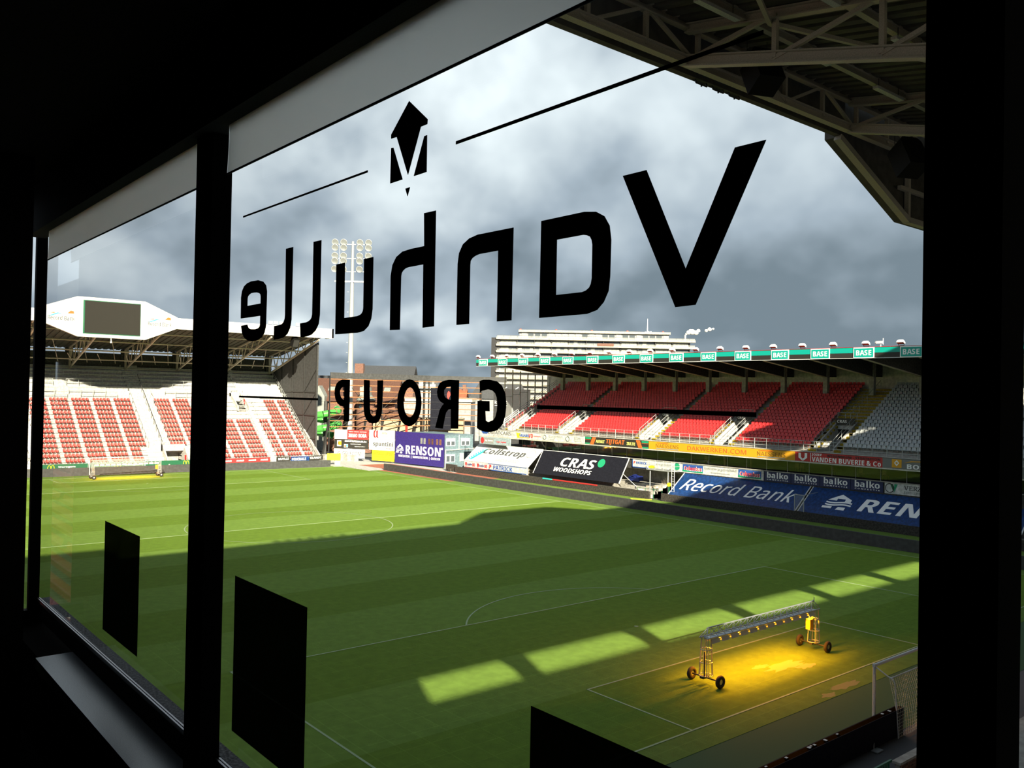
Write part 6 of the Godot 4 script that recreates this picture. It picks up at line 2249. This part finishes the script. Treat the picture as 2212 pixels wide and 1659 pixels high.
	for i in 14:
		b.bar(Vector3(-0.9, 8.0 + 2 * i, 0), Vector3(-0.6, 8.0 + 2 * i, 0), 0.06)
	P("frame", b.mesh(), M.galvanised, o)
	for j in 3:
		for i in 4:
			for k in 2:
				if j == 0 and k == 0:
					continue
				var x: float = [-3.4, -1.7, 1.5, 3.2][i]
				b = MB.new()
				var cc := Vector3(x, 36.0 + 2.65 * j + (0.55 if k else -0.5), 0.3)
				b.tube(cc - Vector3(0, 0, 0.3), cc + Vector3(0, -0.15, 0.3), 0.3, 0.62, 12)
				b.torus(cc + Vector3(0, -0.15, 0.3), Vector3(0, -0.3, 1).normalized(), 0.62, 0.06, 14, 5)
				b.tube(cc + Vector3(0, -0.1, 0.2), cc + Vector3(0, -0.12, 0.22), 0.6, 0.6, 12, true)
				P("lamp", b.mesh(), M.galvanised, o)
	apartment()


func apartment() -> void:
	var o := town("apartment_block", "large cream balconied apartment block rising behind the teal roof edge", "building")
	var D := 378.0
	var L := -5.7
	var R := 78.5
	var b := MB.new()
	tbox(b, L, R, D + 1.6, D + 14, 0, 37.0)
	P("wall", b.mesh(), M.hall_grey, o)
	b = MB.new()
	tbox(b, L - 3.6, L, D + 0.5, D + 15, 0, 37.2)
	P("shaded_end_wall", b.mesh(), M.dark_brick_and_shade, o)  # block faces the sun; shade of the end side is put into its colour
	for f in 13:
		var y := 36.5 - 2.92 * f
		if y < 1:
			break
		b = MB.new()
		tbox(b, L - 1.5, R + 2.0, D - 0.6, D + 2.0, y, y + 0.95)
		P("balcony_slab", b.mesh(), M.slab_cream, o)
		b = MB.new()
		tbox(b, L - 1.2, R + 1.8, D - 0.5, D - 0.42, y + 1.65, y + 1.75)
		for k in 29:
			tbox(b, L - 1.2 + 3.03 * k, L - 1.12 + 3.03 * k, D - 0.5, D - 0.42, y + 0.95, y + 1.7)
		P("balcony_rail", b.mesh(), M.dark_steel, o)
		b = MB.new()
		tbox(b, L - 1.2, R + 1.8, D - 0.48, D - 0.44, y + 1.0, y + 1.62)
		P("balcony_glass", b.mesh(), M.pane_screen, o)
		if f > 0 and f < 6:
			for bay in 11:
				var u := L + 0.6 + 7.62 * bay
				var pale := rng.randf() < 0.45
				for k in 4:
					b = MB.new()
					tbox(b, u + 1.75 * k, u + 1.75 * k + 1.6, D + 1.45, D + 1.65, y + 0.95, y + 2.75)
					P("window", b.mesh(), M.pane_pale if (pale or rng.randf() < 0.25) else M.pane_dark, o)
				b = MB.new()
				tbox(b, u + 7.0, u + 7.3, D + 0.2, D + 1.6, y + 0.95, y + 2.92)
				P("party_wall", b.mesh(), M.dark_brick_and_shade, o)
	b = MB.new()
	tbox(b, 3.0, 69.5, D + 3.5, D + 13, 37.2, 40.1)
	P("penthouse", b.mesh(), M.hall_grey, o)
	for k in 22:
		b = MB.new()
		tbox(b, 4.0 + 3.0 * k, 6.3 + 3.0 * k, D + 3.3, D + 3.6, 37.5, 39.6)
		P("window", b.mesh(), M.pane_dark if rng.randf() < 0.6 else M.pane_pale, o)
	b = MB.new()
	tbox(b, 2.6, 70.0, D + 2.2, D + 13, 40.0, 41.0)
	P("penthouse_roof", b.mesh(), M.slab_cream, o)
	for k in 5:
		b = MB.new()
		b.ball(Vector3(3.5 + 15.9 * k, 41.2, -D - 5), Vector3(0.6, 0.5, 0.6), 8)
		P("roof_vent", b.mesh(), M.red_plate, o)
	b = MB.new()
	b.span(Vector3(37.3, 34.2, -D + 0.4), Vector3(44.5, 35.4, -D + 0.8))
	P("awning", b.mesh(), M.brick, o)
	var an := T("antenna", "thin white antenna mast with small dishes on the apartment block roof", "antenna", tp(60.3, D + 6, 40.0))
	b = MB.new()
	b.tube(Vector3.ZERO, Vector3(0, 7.2, 0), 0.35, 0.12, 6, true)
	P("mast", b.mesh(), M.white_paint, an)
	for k in [-1.8, -0.6, 0.5, 1.9]:
		b = MB.new()
		b.ball(Vector3(k, 1.1 + 0.1 * k, 0.4), Vector3(0.5, 0.5, 0.3), 8)
		P("dish", b.mesh(), M.white_paint, an)
	b = MB.new()
	b.tube(Vector3(-2, 1.0, 0), Vector3(2, 1.0, 0), 0.1, 0.1, 5, true)
	P("crossbar", b.mesh(), M.white_paint, an)
	b = MB.new()
	b.tube(tp(77.0, D + 5, 37), tp(77.0, D + 5, 40.2), 0.5, 0.5, 8, true)
	tag(P("flue_pipe", b.mesh(), M.galvanised), "short pale flue pipe at the right end of the apartment roof", "chimney")
	b = MB.new()
	for k in [[77.6, 40.6, 0.5], [78.6, 41.3, 1.0], [80.2, 41.6, 1.3], [81.9, 41.3, 1.1], [83.0, 42.2, 0.8], [79.4, 42.1, 0.8], [86.5, 42.3, 0.7], [88.0, 42.9, 0.9], [89.6, 43.2, 0.5]]:
		b.ball(tp(k[0], D + 5.5, k[1]), Vector3(k[2] * 1.3, k[2], k[2]), 10)
	tag(P("steam", b.mesh(), M.white), "small white puff of steam drifting right from the flue pipe", "steam", "", "stuff")


# ---------------------------------------------------------------- the main stand along the near touchline, seen in the panes' reflections
func west_stand() -> void:
	var b := MB.new()
	for i in 20:
		b.span(Vector3(-26, -0.1, -106), Vector3(-6.5 - 0.8 * i, 0.8 + 0.42 * i, 8))
	S("terrace_west", b, M.concrete, "concrete steps of the main stand along the near touchline", "terrace")
	b = MB.new()
	b.span(Vector3(-26.5, 0, -106), Vector3(-26, 16, 8))
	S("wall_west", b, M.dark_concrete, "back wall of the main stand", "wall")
	b = MB.new()
	b.span(Vector3(-26, 15.5, -106), Vector3(-7.0, 16.2, 8))
	S("roof_west", b, M.roof_under, "roof of the main stand", "roof")
	var sm := seat_mesh()
	var xs := []
	var B := facing(Vector3(1, 0, 0))
	for i in 20:
		for j in 216:
			if j % 24 > 1:
				xs.append(Transform3D(B, Vector3(-6.95 - 0.8 * i, 0.8 + 0.42 * i, -105 + 0.5 * j)))
	stuff("red_seats", "rows of red plastic seats in the main stand", "seats", sm, M.seat_pale_red, xs)
	b = MB.new()
	b.span(Vector3(-4.2, 0, -104), Vector3(-4.0, 1.0, 0))
	tag(P("perimeter_board", b.mesh(), M.teal), "long teal board along the near touchline", "board")
